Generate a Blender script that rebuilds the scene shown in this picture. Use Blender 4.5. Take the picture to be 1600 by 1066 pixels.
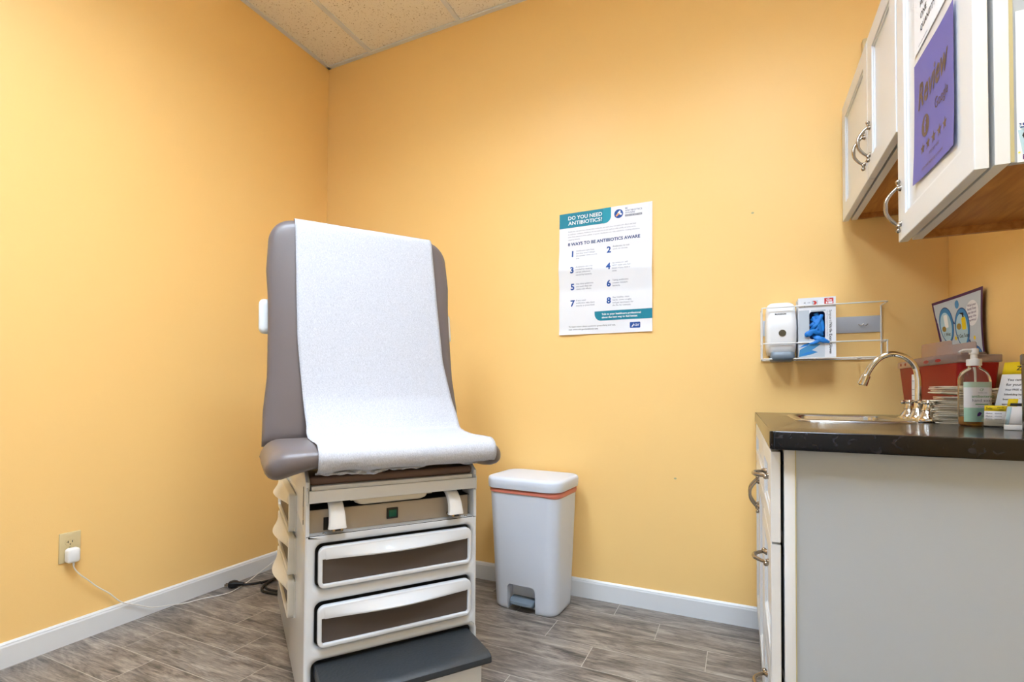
import bpy, bmesh, math, random
from mathutils import Vector, Matrix, noise
PI = math.pi
for o in list(bpy.data.objects): bpy.data.objects.remove(o, do_unlink=True)
SC = bpy.context.scene
COL = SC.collection
random.seed(7)

# ------------------------------------------------------------------ camera
FPX, CYP, YAW, PITCH, ROLL, EYE = 777.86, 598.28, .4311, .0199, -.0056, .992
cam = bpy.data.cameras.new('camera'); camo = bpy.data.objects.new('camera', cam); COL.objects.link(camo)
cam.sensor_width = 36; cam.sensor_fit = 'HORIZONTAL'; cam.lens = FPX/1600*36
cam.shift_y = (CYP-533)/1600; cam.clip_start = .02
R_ = Vector((math.cos(YAW), math.sin(YAW), 0)); D_ = Vector((-math.sin(YAW), math.cos(YAW), 0)); Z_ = Vector((0, 0, 1))
F_ = D_*math.cos(PITCH)+Z_*math.sin(PITCH); U_ = Z_*math.cos(PITCH)-D_*math.sin(PITCH)
RR = R_*math.cos(ROLL)-U_*math.sin(ROLL); UU = R_*math.sin(ROLL)+U_*math.cos(ROLL)
camo.matrix_world = Matrix(((RR.x, UU.x, -F_.x, 0), (RR.y, UU.y, -F_.y, 0), (RR.z, UU.z, -F_.z, EYE), (0, 0, 0, 1)))
SC.camera = camo

# ------------------------------------------------------------------ world, exposure
w = bpy.data.worlds.new('world'); SC.world = w; w.use_nodes = True
w.node_tree.nodes['Background'].inputs[0].default_value = (.78, .90, 1.06, 1)
w.node_tree.nodes['Background'].inputs[1].default_value = 1.1
vs = SC.view_settings; vs.view_transform = 'Standard'; vs.look = 'None'; vs.exposure = 0.0; vs.gamma = 1; vs.use_curve_mapping = False
LAMP = 34.0            # strength of the ceiling light diffusers
LAMPCOL = (.80, .95, 1.13)

# room numbers
XL, XR, YB, YF, H = -2.3946, .7087, 2.369, -1.45, 3.06
# ------------------------------------------------------------------ materials
def lin(c):
    if isinstance(c, str):
        c = [int(c[i:i+2], 16)/255 for i in (0, 2, 4)]
    return tuple((x/12.92 if x <= .04045 else ((x+.055)/1.055)**2.4) for x in c)+(1,)
def mat(name, col, rough=.5, metal=0, bump=0, bscale=200, trans=0, ior=1.45, emit=None, estr=0, spec=.5, alpha=1, var=0, vscale=20, coat=0):
    m = bpy.data.materials.new(name); m.use_nodes = True; nt = m.node_tree; b = nt.nodes['Principled BSDF']
    b.inputs['Base Color'].default_value = lin(col); b.inputs['Roughness'].default_value = rough
    b.inputs['Metallic'].default_value = metal; b.inputs['Transmission Weight'].default_value = trans
    b.inputs['IOR'].default_value = ior; b.inputs['Specular IOR Level'].default_value = spec
    b.inputs['Alpha'].default_value = alpha; b.inputs['Coat Weight'].default_value = coat
    if emit: b.inputs['Emission Color'].default_value = tuple(emit)+(1,); b.inputs['Emission Strength'].default_value = estr
    tc = nt.nodes.new('ShaderNodeTexCoord')
    n = nt.nodes.new('ShaderNodeTexNoise'); n.inputs['Scale'].default_value = bscale; n.inputs['Detail'].default_value = 4
    nt.links.new(tc.outputs['Object'], n.inputs['Vector'])
    if bump:
        bp = nt.nodes.new('ShaderNodeBump'); bp.inputs['Strength'].default_value = bump; bp.inputs['Distance'].default_value = .002
        nt.links.new(n.outputs['Fac'], bp.inputs['Height']); nt.links.new(bp.outputs['Normal'], b.inputs['Normal'])
    if var:
        n2 = nt.nodes.new('ShaderNodeTexNoise'); n2.inputs['Scale'].default_value = vscale; n2.inputs['Detail'].default_value = 5
        nt.links.new(tc.outputs['Object'], n2.inputs['Vector'])
        mx = nt.nodes.new('ShaderNodeMix'); mx.data_type = 'RGBA'
        c = lin(col); mx.inputs['A'].default_value = tuple(x*(1-var) for x in c[:3])+(1,); mx.inputs['B'].default_value = tuple(min(1, x*(1+var)) for x in c[:3])+(1,)
        nt.links.new(n2.outputs['Fac'], mx.inputs['Factor']); nt.links.new(mx.outputs['Result'], b.inputs['Base Color'])
    return m
M = {}
M['wall'] = mat('yellow_wall_paint', 'FFD48A', .42, bump=.12, bscale=260, spec=.35)
M['wall_bounce'] = mat('white_bounce_paint', 'E4E6E8', .5, bump=.12, bscale=260, spec=.35)  # unseen front wall, made white to cut the yellow bounce
M['trim'] = mat('white_trim_paint', 'E6E8EA', .35)
M['cab'] = mat('white_cabinet_paint', 'E0E2E4', .28, bump=.02, bscale=400)
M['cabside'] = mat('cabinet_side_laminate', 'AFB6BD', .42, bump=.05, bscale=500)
M['bead'] = mat('aged_caulk', 'BDB184', .6)
M['wood'] = mat('unused', 'B9772F', .5)
M['white_metal'] = mat('cream_enamel', 'E2E6EC', .10, spec=.5)
M['cream'] = mat('cream_plastic', 'E6E0D2', .3)
M['beige'] = mat('beige_panel', 'ABA092', .4)
M['tray'] = mat('cream_tray_plastic', 'D8CFBA', .35)
M['vinyl'] = mat('taupe_vinyl', '6B6261', .36, bump=.12, bscale=420, var=.03, vscale=8)
M['pad'] = mat('brown_vinyl', '6A5348', .4, bump=.08, bscale=400)
M['insert'] = mat('taupe_drawer_insert', '524842', .45, bump=.05, bscale=300)
M['black'] = mat('black_plastic', '161616', .4)
M['dark'] = mat('dark_gap', '1A1918', .7)
M['rubber'] = mat('black_rubber_tread', '2E3134', .45)
M['white_plastic'] = mat('white_plastic', 'F2F2F2', .3)
M['offwhite'] = mat('off_white_plastic', 'DDE3E6', .35)
M['chrome'] = mat('chrome', 'D5D2CC', .09, 1)
M['nickel'] = mat('brushed_nickel', 'A59A8C', .25, 1)
M['steel'] = mat('stainless_steel', 'C4C2BE', .22, 1, bump=.03, bscale=300)
M['zinc'] = mat('galvanised_plate', 'BFC5CE', .35, 0)
M['wire'] = mat('white_coated_wire', 'F0ECE6', .3)
M['grey_plastic'] = mat('blue_grey_plastic', '76838F', .35)
M['smoke'] = mat('smoked_window', '57513F', .25)
M['ink'] = mat('black_ink', '1B1B22', .6)
M['grey_ink'] = mat('grey_ink', '8A8C9C', .7)
M['blue_ink'] = mat('blue_ink', '1D4F9C', .6)
M['navy'] = mat('navy_ink', '27437F', .6)
M['teal'] = mat('teal_ink', '0C8299', .55)
M['teal2'] = mat('light_teal_ink', '1596AC', .55)
M['sheet'] = mat('poster_paper', 'F3F4F8', .5, bump=.03, bscale=60)
M['white_ink'] = mat('white_ink', 'FAFAFA', .6)
M['orange'] = mat('orange_ink', 'F3A26A', .6)
M['blue2'] = mat('light_blue_ink', '3F8DC4', .5)
M['blue3'] = mat('pale_blue_ink', 'BBD9E4', .5)
M['red'] = mat('red_ink', 'D23A34', .5)
M['purple'] = mat('purple_notice_paper', '6461A8', .55, var=.06, vscale=6)
M['brown_ink'] = mat('bronze_ink', '665042', .6)
M['purple_ink'] = mat('dark_purple_ink', '4A1A6A', .5)
M['plum'] = mat('plum_border', '4A1850', .5)
M['yellow'] = mat('yellow_ink', 'F2D312', .5)
M['mint'] = mat('mint_label', 'C3DCCB', .5, var=.08, vscale=12)
M['green_ink'] = mat('green_ink', '7FAF86', .5)
M['glove'] = mat('blue_nitrile', '1F7FD6', .42, bump=.2, bscale=120)
M['hole'] = mat('dark_blue_inside', '0C2A66', .6)
M['ivory'] = mat('ivory_plastic', 'D9C596', .4)
M['liner'] = mat('salmon_liner_bag', 'F0907C', .45, bump=.3, bscale=60, trans=.2)
M['trashwhite'] = mat('white_bin_plastic', 'DAE1EE', .38, bump=.05, bscale=300)
M['cord_white'] = mat('white_cord', 'EDE9E4', .4)
M['cord_black'] = mat('black_cord', '121214', .4)
M['switch'] = mat('green_rocker', '0A4A38', .25, emit=(.01, .35, .2), estr=.04)
M['sharps'] = mat('translucent_red_plastic', '9C070D', .35, trans=.12)
M['lid'] = mat('clear_lid_plastic', 'F6E4E0', .3, trans=.88, ior=1.2)
M['clear'] = mat('clear_bottle_plastic', 'F6F4EA', .08, trans=.95, ior=1.15)
M['amber'] = mat('amber_soap', 'E6B04A', .1, trans=.8, ior=1.33)
M['towel'] = mat('paper_towel', 'F1E7D2', .85, bump=.3, bscale=160)
M['canister'] = mat('dark_steel_canister', '6E6459', .25, .9)
M['yellow_sticker'] = mat('sticker_paper', 'EFE3B8', .6)
M['star'] = mat('bright_yellow', 'F1E24A', .5)
M['louver'] = mat('satin_grey_fins', 'B4B6B8', .4)
M['diffuser'] = mat('lamp_diffuser', 'FFFFFF', .5, emit=LAMPCOL, estr=LAMP)

def wood_mat():
    m = mat('cabinet_birch_underside', 'B5762C', .45); nt = m.node_tree; b = nt.nodes['Principled BSDF']
    tc = nt.nodes.new('ShaderNodeTexCoord'); mp = nt.nodes.new('ShaderNodeMapping'); mp.inputs['Scale'].default_value = (40, 4, 40)
    n = nt.nodes.new('ShaderNodeTexNoise'); n.inputs['Scale'].default_value = 1.5; n.inputs['Detail'].default_value = 6; n.inputs['Distortion'].default_value = .6
    r = nt.nodes.new('ShaderNodeValToRGB'); r.color_ramp.elements[0].position = .3; r.color_ramp.elements[1].position = .75
    r.color_ramp.elements[0].color = lin('A5682A'); r.color_ramp.elements[1].color = lin('C98E48')
    nt.links.new(tc.outputs['Object'], mp.inputs[0]); nt.links.new(mp.outputs[0], n.inputs['Vector']); nt.links.new(n.outputs['Fac'], r.inputs[0]); nt.links.new(r.outputs[0], b.inputs['Base Color'])
    return m
M['wood'] = wood_mat()

def counter_mat():
    m = mat('black_speckled_laminate', '17161A', .17, spec=.42); nt = m.node_tree; b = nt.nodes['Principled BSDF']
    tc = nt.nodes.new('ShaderNodeTexCoord'); n = nt.nodes.new('ShaderNodeTexNoise'); n.inputs['Scale'].default_value = 55; n.inputs['Detail'].default_value = 8; n.inputs['Distortion'].default_value = 1.2
    r = nt.nodes.new('ShaderNodeValToRGB'); r.color_ramp.elements[0].position = .56; r.color_ramp.elements[1].position = .85
    r.color_ramp.elements[0].color = lin('060508'); r.color_ramp.elements[1].color = lin('34323A')
    nt.links.new(tc.outputs['Object'], n.inputs['Vector']); nt.links.new(n.outputs['Fac'], r.inputs[0]); nt.links.new(r.outputs[0], b.inputs['Base Color'])
    return m
M['counter'] = counter_mat()

def paper_mat():
    m = mat('crepe_exam_paper', 'F0F1F6', .6); nt = m.node_tree; b = nt.nodes['Principled BSDF']
    tc = nt.nodes.new('ShaderNodeTexCoord'); mp = nt.nodes.new('ShaderNodeMapping'); mp.inputs['Scale'].default_value = (1, .45, .45)
    n = nt.nodes.new('ShaderNodeTexNoise'); n.inputs['Scale'].default_value = 420; n.inputs['Detail'].default_value = 3
    bp = nt.nodes.new('ShaderNodeBump'); bp.inputs['Strength'].default_value = .55; bp.inputs['Distance'].default_value = .002
    nt.links.new(tc.outputs['Object'], mp.inputs[0]); nt.links.new(mp.outputs[0], n.inputs['Vector']); nt.links.new(n.outputs['Fac'], bp.inputs['Height']); nt.links.new(bp.outputs['Normal'], b.inputs['Normal'])
    r = nt.nodes.new('ShaderNodeValToRGB'); r.color_ramp.elements[0].position = .3; r.color_ramp.elements[1].position = .7
    r.color_ramp.elements[0].color = lin('B2B4BC'); r.color_ramp.elements[1].color = lin('CDCFD7')
    nt.links.new(n.outputs['Fac'], r.inputs[0]); nt.links.new(r.outputs[0], b.inputs['Base Color'])
    return m
M['paper'] = paper_mat()

def tread_mat():
    m = mat('ribbed_rubber_tread', '2F3337', .42); nt = m.node_tree; b = nt.nodes['Principled BSDF']
    tc = nt.nodes.new('ShaderNodeTexCoord'); v = nt.nodes.new('ShaderNodeTexVoronoi'); v.inputs['Scale'].default_value = 110
    mp = nt.nodes.new('ShaderNodeMapping'); mp.inputs['Scale'].default_value = (1, 1, .01)
    bp = nt.nodes.new('ShaderNodeBump'); bp.inputs['Strength'].default_value = .7; bp.inputs['Distance'].default_value = .0006
    nt.links.new(tc.outputs['Object'], mp.inputs[0]); nt.links.new(mp.outputs[0], v.inputs['Vector']); nt.links.new(v.outputs['Distance'], bp.inputs['Height']); nt.links.new(bp.outputs['Normal'], b.inputs['Normal'])
    return m
M['tread'] = tread_mat()

def ceiling_mat():
    m = mat('acoustic_tile', 'EFE6D6', .85); nt = m.node_tree; b = nt.nodes['Principled BSDF']
    tc = nt.nodes.new('ShaderNodeTexCoord'); v = nt.nodes.new('ShaderNodeTexNoise'); v.inputs['Scale'].default_value = 130; v.inputs['Detail'].default_value = 3; v.inputs['Distortion'].default_value = .4
    r = nt.nodes.new('ShaderNodeValToRGB'); r.color_ramp.elements[0].position = .30; r.color_ramp.elements[1].position = .40
    r.color_ramp.elements[0].color = lin('B7A78C'); r.color_ramp.elements[1].color = lin('FCF6EA')
    bp = nt.nodes.new('ShaderNodeBump'); bp.inputs['Strength'].default_value = .3; bp.inputs['Distance'].default_value = .003
    nt.links.new(tc.outputs['Object'], v.inputs['Vector']); nt.links.new(v.outputs['Fac'], r.inputs[0]); nt.links.new(r.outputs[0], b.inputs['Base Color'])
    nt.links.new(v.outputs['Fac'], bp.inputs['Height']); nt.links.new(bp.outputs['Normal'], b.inputs['Normal'])
    return m
M['tile'] = ceiling_mat()

def floor_mat():
    m = bpy.data.materials.new('grey_wood_look_tile'); m.use_nodes = True; nt = m.node_tree; b = nt.nodes['Principled BSDF']
    N = nt.nodes.new; L = nt.links.new
    def math_(op, a, bb=None):
        n = N('ShaderNodeMath'); n.operation = op
        for i, x in enumerate((a, bb)):
            if x is None: continue
            if isinstance(x, (int, float)): n.inputs[i].default_value = x
            else: L(x, n.inputs[i])
        return n.outputs[0]
    tc = N('ShaderNodeTexCoord'); sep = N('ShaderNodeSeparateXYZ'); L(tc.outputs['Object'], sep.inputs[0])
    x, y = sep.outputs[0], sep.outputs[1]
    p, Y0, Lp = .157, 2.235, .61
    ry = math_('DIVIDE', math_('SUBTRACT', Y0, y), p)
    row = math_('FLOOR', ry); fy = math_('SUBTRACT', ry, row)
    rx = math_('DIVIDE', math_('SUBTRACT', math_('ADD', x, .32), math_('MULTIPLY', row, .2)), Lp)
    colu = math_('FLOOR', rx); fx = math_('SUBTRACT', rx, colu)
    dy = math_('MULTIPLY', math_('MINIMUM', fy, math_('SUBTRACT', 1, fy)), p)
    dx = math_('MULTIPLY', math_('MINIMUM', fx, math_('SUBTRACT', 1, fx)), Lp)
    dmin = math_('MINIMUM', dx, dy)
    grout = math_('LESS_THAN', dmin, .0014)
    cmb = N('ShaderNodeCombineXYZ'); L(row, cmb.inputs[0]); L(colu, cmb.inputs[1])
    wn = N('ShaderNodeTexWhiteNoise'); wn.noise_dimensions = '3D'; L(cmb.outputs[0], wn.inputs['Vector'])
    # grain coordinates: stretched along the plank, shifted per plank
    vo = N('ShaderNodeVectorMath'); vo.operation = 'SCALE'; L(wn.outputs['Color'], vo.inputs[0]); vo.inputs['Scale'].default_value = 7
    va = N('ShaderNodeVectorMath'); va.operation = 'ADD'; L(tc.outputs['Object'], va.inputs[0]); L(vo.outputs[0], va.inputs[1])
    mp = N('ShaderNodeMapping'); mp.inputs['Scale'].default_value = (2.3, 9.5, 1); L(va.outputs[0], mp.inputs[0])
    n1 = N('ShaderNodeTexNoise'); n1.inputs['Scale'].default_value = 1.5; n1.inputs['Detail'].default_value = 9; n1.inputs['Roughness'].default_value = .66; n1.inputs['Distortion'].default_value = 1.2; L(mp.outputs[0], n1.inputs['Vector'])
    mp2 = N('ShaderNodeMapping'); mp2.inputs['Scale'].default_value = (7, 75, 1); L(va.outputs[0], mp2.inputs[0])
    n2 = N('ShaderNodeTexNoise'); n2.inputs['Scale'].default_value = 1.2; n2.inputs['Detail'].default_value = 6; n2.inputs['Roughness'].default_value = .7; n2.inputs['Distortion'].default_value = 1.6; L(mp2.outputs[0], n2.inputs['Vector'])
    n3 = N('ShaderNodeTexNoise'); n3.inputs['Scale'].default_value = 3.0; n3.inputs['Detail'].default_value = 3; L(va.outputs[0], n3.inputs['Vector'])
    f = math_('ADD', math_('MULTIPLY', n1.outputs['Fac'], .58), math_('MULTIPLY', n2.outputs['Fac'], .42))
    r = N('ShaderNodeValToRGB'); cr = r.color_ramp
    cr.elements[0].position = .37; cr.elements[0].color = lin('433F3D')
    cr.elements[1].position = .66; cr.elements[1].color = lin('B3ACA3')
    for pos, c in ((.43, '5F5A56'), (.5, '7E7771'), (.57, '979088')):
        e = cr.elements.new(pos); e.color = lin(c)
    L(f, r.inputs[0])
    tint = N('ShaderNodeMix'); tint.data_type = 'RGBA'; tint.inputs['A'].default_value = (1.10, 1.03, .97, 1); tint.inputs['B'].default_value = (1.0, 1.0, 1.02, 1); L(n3.outputs['Fac'], tint.inputs['Factor'])
    mul = N('ShaderNodeMix'); mul.data_type = 'RGBA'; mul.blend_type = 'MULTIPLY'; mul.inputs['Factor'].default_value = 1
    L(r.outputs[0], mul.inputs['A']); L(tint.outputs['Result'], mul.inputs['B'])
    br = math_('ADD', math_('MULTIPLY', wn.outputs['Value'], .16), .90)
    cb = N('ShaderNodeCombineXYZ'); [L(br, cb.inputs[i]) for i in range(3)]
    mul2 = N('ShaderNodeMix'); mul2.data_type = 'RGBA'; mul2.blend_type = 'MULTIPLY'; mul2.inputs['Factor'].default_value = 1
    L(mul.outputs['Result'], mul2.inputs['A']); L(cb.outputs[0], mul2.inputs['B'])
    g = N('ShaderNodeMix'); g.data_type = 'RGBA'; L(grout, g.inputs['Factor']); L(mul2.outputs['Result'], g.inputs['A']); g.inputs['B'].default_value = lin('B2ABA2')
    L(g.outputs['Result'], b.inputs['Base Color'])
    b.inputs['Roughness'].default_value = .38
    hh = math_('SUBTRACT', math_('MULTIPLY', n2.outputs['Fac'], .35), grout)
    bp = N('ShaderNodeBump'); bp.inputs['Strength'].default_value = .25; bp.inputs['Distance'].default_value = .0015
    L(hh, bp.inputs['Height']); L(bp.outputs['Normal'], b.inputs['Normal'])
    return m
M['floor'] = floor_mat()

# ------------------------------------------------------------------ mesh helpers
def smooth_path(pts, n=8, closed=False):
    P = [Vector(p) for p in pts]; out = []; N = len(P)
    rng = range(N if closed else N-1)
    for i in rng:
        if closed: a, b, c, d = P[(i-1) % N], P[i], P[(i+1) % N], P[(i+2) % N]
        else: a, b, c, d = P[max(i-1, 0)], P[i], P[i+1], P[min(i+2, N-1)]
        for k in range(n):
            t = k/n
            out.append(.5*((2*b)+(c-a)*t+(2*a-5*b+4*c-d)*t*t+(3*b-a-3*c+d)*t**3))
    if not closed: out.append(P[-1])
    return out
def rrect(x0, y0, x1, y1, r, n=6):
    rs = r if isinstance(r, (tuple, list)) else (r,)*4   # tr, tl, bl, br
    out = []
    for k, (cx, cy, a0) in enumerate(((x1-rs[0], y1-rs[0], 0), (x0+rs[1], y1-rs[1], 90), (x0+rs[2], y0+rs[2], 180), (x1-rs[3], y0+rs[3], 270))):
        for i in range(n+1):
            t = math.radians(a0+90*i/n); out.append((cx+rs[k]*math.cos(t), cy+rs[k]*math.sin(t)))
    return out
def circle(cx, cy, rx, ry=None, n=28):
    ry = ry or rx
    return [(cx+rx*math.cos(2*PI*i/n), cy+ry*math.sin(2*PI*i/n)) for i in range(n)]
def star(cx, cy, r, n=5, k=.42):
    return [(cx+(r if i % 2 == 0 else r*k)*math.cos(PI/2+i*PI/n), cy+(r if i % 2 == 0 else r*k)*math.sin(PI/2+i*PI/n)) for i in range(2*n)]
def curve_geo(cu):
    ob = bpy.data.objects.new('tmp', cu); COL.objects.link(ob)
    dg = bpy.context.evaluated_depsgraph_get(); dg.update()
    ev = ob.evaluated_get(dg); me = ev.to_mesh()
    vs_ = [v.co.copy() for v in me.vertices]; fs = [tuple(p.vertices) for p in me.polygons]
    ev.to_mesh_clear(); bpy.data.objects.remove(ob); bpy.data.curves.remove(cu)
    return vs_, fs
def text_geo(s, size, width=None, bold=0, align='LEFT', shear=0, res=2):
    cu = bpy.data.curves.new('t', 'FONT'); cu.body = s; cu.size = size; cu.offset = bold*size; cu.align_x = align; cu.shear = shear; cu.resolution_u = res
    v, f = curve_geo(cu)
    if width and v:
        x0 = min(p.x for p in v); x1 = max(p.x for p in v); k = width/(x1-x0)
        for p in v: p.x = (p.x-x0)*k
    return v, f
def plate_geo(outer, holes, depth, bevel=0, bres=2):
    cu = bpy.data.curves.new('p', 'CURVE'); cu.dimensions = '2D'; cu.fill_mode = 'BOTH'
    cu.extrude = max(0, depth/2-bevel); cu.bevel_depth = bevel; cu.bevel_resolution = bres; cu.offset = -bevel
    def area(l): return sum(l[i-1][0]*l[i][1]-l[i][0]*l[i-1][1] for i in range(len(l)))
    loops = [outer if area(outer) > 0 else outer[::-1]]+[h[::-1] if area(h) > 0 else h for h in holes]
    for loop in loops:
        sp = cu.splines.new('POLY'); sp.points.add(len(loop)-1); sp.use_cyclic_u = True
        for i, p in enumerate(loop): sp.points[i].co = (p[0], p[1], 0, 1)
    return curve_geo(cu)

class MB:
    def __init__(s): s.v = []; s.f = []; s.m = []; s.sm = []; s.slots = []
    def slot(s, m):
        m = M[m] if isinstance(m, str) else m
        if m not in s.slots: s.slots.append(m)
        return s.slots.index(m)
    def add(s, vs_, fs, m, xf=None, smooth=False):
        o = len(s.v); k = s.slot(m)
        for p in vs_:
            p = Vector(p)
            if xf is not None: p = xf(p) if callable(xf) else xf @ p
            s.v.append(p)
        for f in fs: s.f.append([i+o for i in f]); s.m.append(k); s.sm.append(smooth)
        return s
    def box(s, a, b, m, bev=0, xf=None, seg=2):
        bm = bmesh.new(); bmesh.ops.create_cube(bm, size=1)
        for v in bm.verts: v.co = Vector([(a[i]+b[i])/2+v.co[i]*abs(b[i]-a[i]) for i in range(3)])
        if bev: bmesh.ops.bevel(bm, geom=bm.edges[:], offset=bev, segments=seg, profile=.5, affect='EDGES')
        bm.verts.index_update()
        s.add([v.co.copy() for v in bm.verts], [[v.index for v in f.verts] for f in bm.faces], m, xf, smooth=bool(bev)); bm.free(); return s
    def quad(s, a, b, c, d, m, xf=None): return s.add([a, b, c, d], [(0, 1, 2, 3)], m, xf)
    def tube(s, path, r, m, seg=10, closed=False, xf=None, caps=True):
        P = [Vector(p) for p in path]; n = len(P); rs = r if isinstance(r, (list, tuple)) else [r]*n
        T = []
        for i in range(n):
            a = P[(i-1) % n] if closed else P[max(i-1, 0)]; b = P[(i+1) % n] if closed else P[min(i+1, n-1)]
            T.append((b-a).normalized() if (b-a).length > 1e-9 else Vector((0, 0, 1)))
        up = T[0].orthogonal().normalized(); rings = []
        for i in range(n):
            up = (up-T[i]*up.dot(T[i])); up = up.normalized() if up.length > 1e-6 else T[i].orthogonal().normalized()
            sd = T[i].cross(up)
            rings.append([P[i]+(up*math.cos(2*PI*k/seg)+sd*math.sin(2*PI*k/seg))*rs[i] for k in range(seg)])
        return s.loft(rings, m, xf=xf, caps=caps and not closed, closed=closed)
    def loft(s, rings, m, xf=None, caps=True, closed=False, smooth=True, wrap=True):
        n = len(rings); k = len(rings[0]); vs_ = [p for r in rings for p in r]; fs = []
        for i in range(n if closed else n-1):
            j = (i+1) % n
            for q in range(k if wrap else k-1): fs.append((i*k+q, i*k+(q+1) % k, j*k+(q+1) % k, j*k+q))
        if caps: fs.append(tuple(range(k))[::-1]); fs.append(tuple((n-1)*k+q for q in range(k)))
        return s.add(vs_, fs, m, xf, smooth)
    def lathe(s, prof, m, c=(0, 0, 0), seg=28, xf=None, axis=None, smooth=True, sx=1, sy=1):
        rings = [[Vector((c[0]+r*sx*math.cos(2*PI*k/seg), c[1]+r*sy*math.sin(2*PI*k/seg), c[2]+z)) for k in range(seg)] for r, z in prof]
        return s.loft(rings, m, xf=xf, smooth=smooth)
    def plate(s, outer, holes, depth, m, bev=0, xf=None, smooth=False):
        v, f = plate_geo(outer, holes, depth, bev); return s.add(v, f, m, xf, smooth)
    def shape(s, loop, m, xf): return s.add([Vector((p[0], p[1], 0)) for p in loop], [tuple(range(len(loop)))], m, xf)
    def text(s, t, size, m, xf, at=(0, 0), width=None, bold=0, align='LEFT', shear=0, rot=0):
        v, f = text_geo(t, size, width, bold, align, shear); R = Matrix.Rotation(rot, 3, 'Z')
        v = [R @ p+Vector((at[0], at[1], 0)) for p in v]; return s.add(v, f, m, xf)
    def build(s, name, parent=None, world=True, autosm=35, solid=0, subd=0, bevel=0):
        inv = wmat(parent).inverted() if (parent is not None and world) else Matrix.Identity(4)
        me = bpy.data.meshes.new(name); me.from_pydata([inv @ p for p in s.v], [], s.f)
        for m in s.slots: me.materials.append(m)
        me.polygons.foreach_set('material_index', s.m); me.polygons.foreach_set('use_smooth', s.sm)
        me.update()
        bm = bmesh.new(); bm.from_mesh(me); bmesh.ops.remove_doubles(bm, verts=bm.verts, dist=1e-6)
        if not getattr(s, 'open', False): bmesh.ops.recalc_face_normals(bm, faces=bm.faces)
        bm.to_mesh(me); bm.free()
        if any(s.sm):
            me.set_sharp_from_angle(angle=math.radians(autosm))
        o = bpy.data.objects.new(name, me); COL.objects.link(o)
        if parent is not None: o.parent = parent
        if subd: q = o.modifiers.new('s', 'SUBSURF'); q.levels = q.render_levels = subd
        if bevel: q = o.modifiers.new('b', 'BEVEL'); q.width = bevel; q.segments = 2; q.limit_method = 'ANGLE'; q.angle_limit = math.radians(50)
        if solid: q = o.modifiers.new('t', 'SOLIDIFY'); q.thickness = solid; q.offset = 0
        return o
def wmat(o):
    m = o.matrix_basis.copy()
    while o.parent: o = o.parent; m = o.matrix_basis @ m
    return m
def thing(name, label, cat, loc=(0, 0, 0), rz=0, group=None):
    o = bpy.data.objects.new(name, None); o.empty_display_size = .05; COL.objects.link(o); o.location = loc; o.rotation_euler = (0, 0, rz)
    o['label'] = label; o['category'] = cat
    if group: o['group'] = group
    return o
def tag(o, label, cat, group=None):
    o['label'] = label; o['category'] = cat
    if group: o['group'] = group
    return o
def struct(o): o['kind'] = 'structure'; return o
def XF(origin, ex, ey, ez=None):
    ex = Vector(ex).normalized(); ey = Vector(ey).normalized(); ez = Vector(ez).normalized() if ez else ex.cross(ey)
    return Matrix(((ex.x, ey.x, ez.x, origin[0]), (ex.y, ey.y, ez.y, origin[1]), (ex.z, ey.z, ez.z, origin[2]), (0, 0, 0, 1)))
def lerp(a, b, t): return a+(b-a)*t
def interp(x, tab):
    if x <= tab[0][0]: return tab[0][1]
    for (a, va), (b, vb) in zip(tab, tab[1:]):
        if x <= b: return va+(vb-va)*(x-a)/(b-a)
    return tab[-1][1]

# ================================================================== the room
def slab(name, a, b, m): return struct(MB().box(a, b, m).build(name))
struct(MB().box((XL-.1, YF-.1, -.1), (XR+.1, YB+.1, 0), 'floor').build('floor'))
wl = MB().box((XL-.1, YF-.1, 0), (XL, YB+.1, H+.05), 'wall'); struct(wl.build('wall_left'))
wb = MB().box((XL, YB, 0), (XR, YB+.1, H+.05), 'wall')
for (x, z) in ((.048, 1.773), (-.272, .607)):     # two small scuffs in the paint
    wb.shape(circle(0, 0, .006, .004, 10), 'bead', XF((x, YB-.0006, z), (1, 0, 0), (0, 0, 1)))
struct(wb.build('wall_back'))
struct(MB().box((XR, YF-.1, 0), (XR+.1, YB+.1, H+.05), 'wall').build('wall_right'))
wf = MB().plate([(XL, 0), (XR, 0), (XR, H+.05), (XL, H+.05)], [[(-1.95, .001), (-.75, .001), (-.75, 2.1), (-1.95, 2.1)]], .1, 'wall_bounce', xf=XF((0, YF-.05, 0), (1, 0, 0), (0, 0, 1)))
struct(wf.build('wall_front'))  # unseen wall; its opening is invented to let cool fill light in
dm = MB()
for a, c in (((-2.03, YF-.005, 0), (-1.955, YF+.012, 2.18)), ((-.745, YF-.005, 0), (-.67, YF+.012, 2.18)), ((-2.03, YF-.005, 2.105), (-.67, YF+.012, 2.18))): dm.box(a, c, 'trim', .002)
struct(dm.build('trim_2'))  # casing of the invented opening
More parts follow.
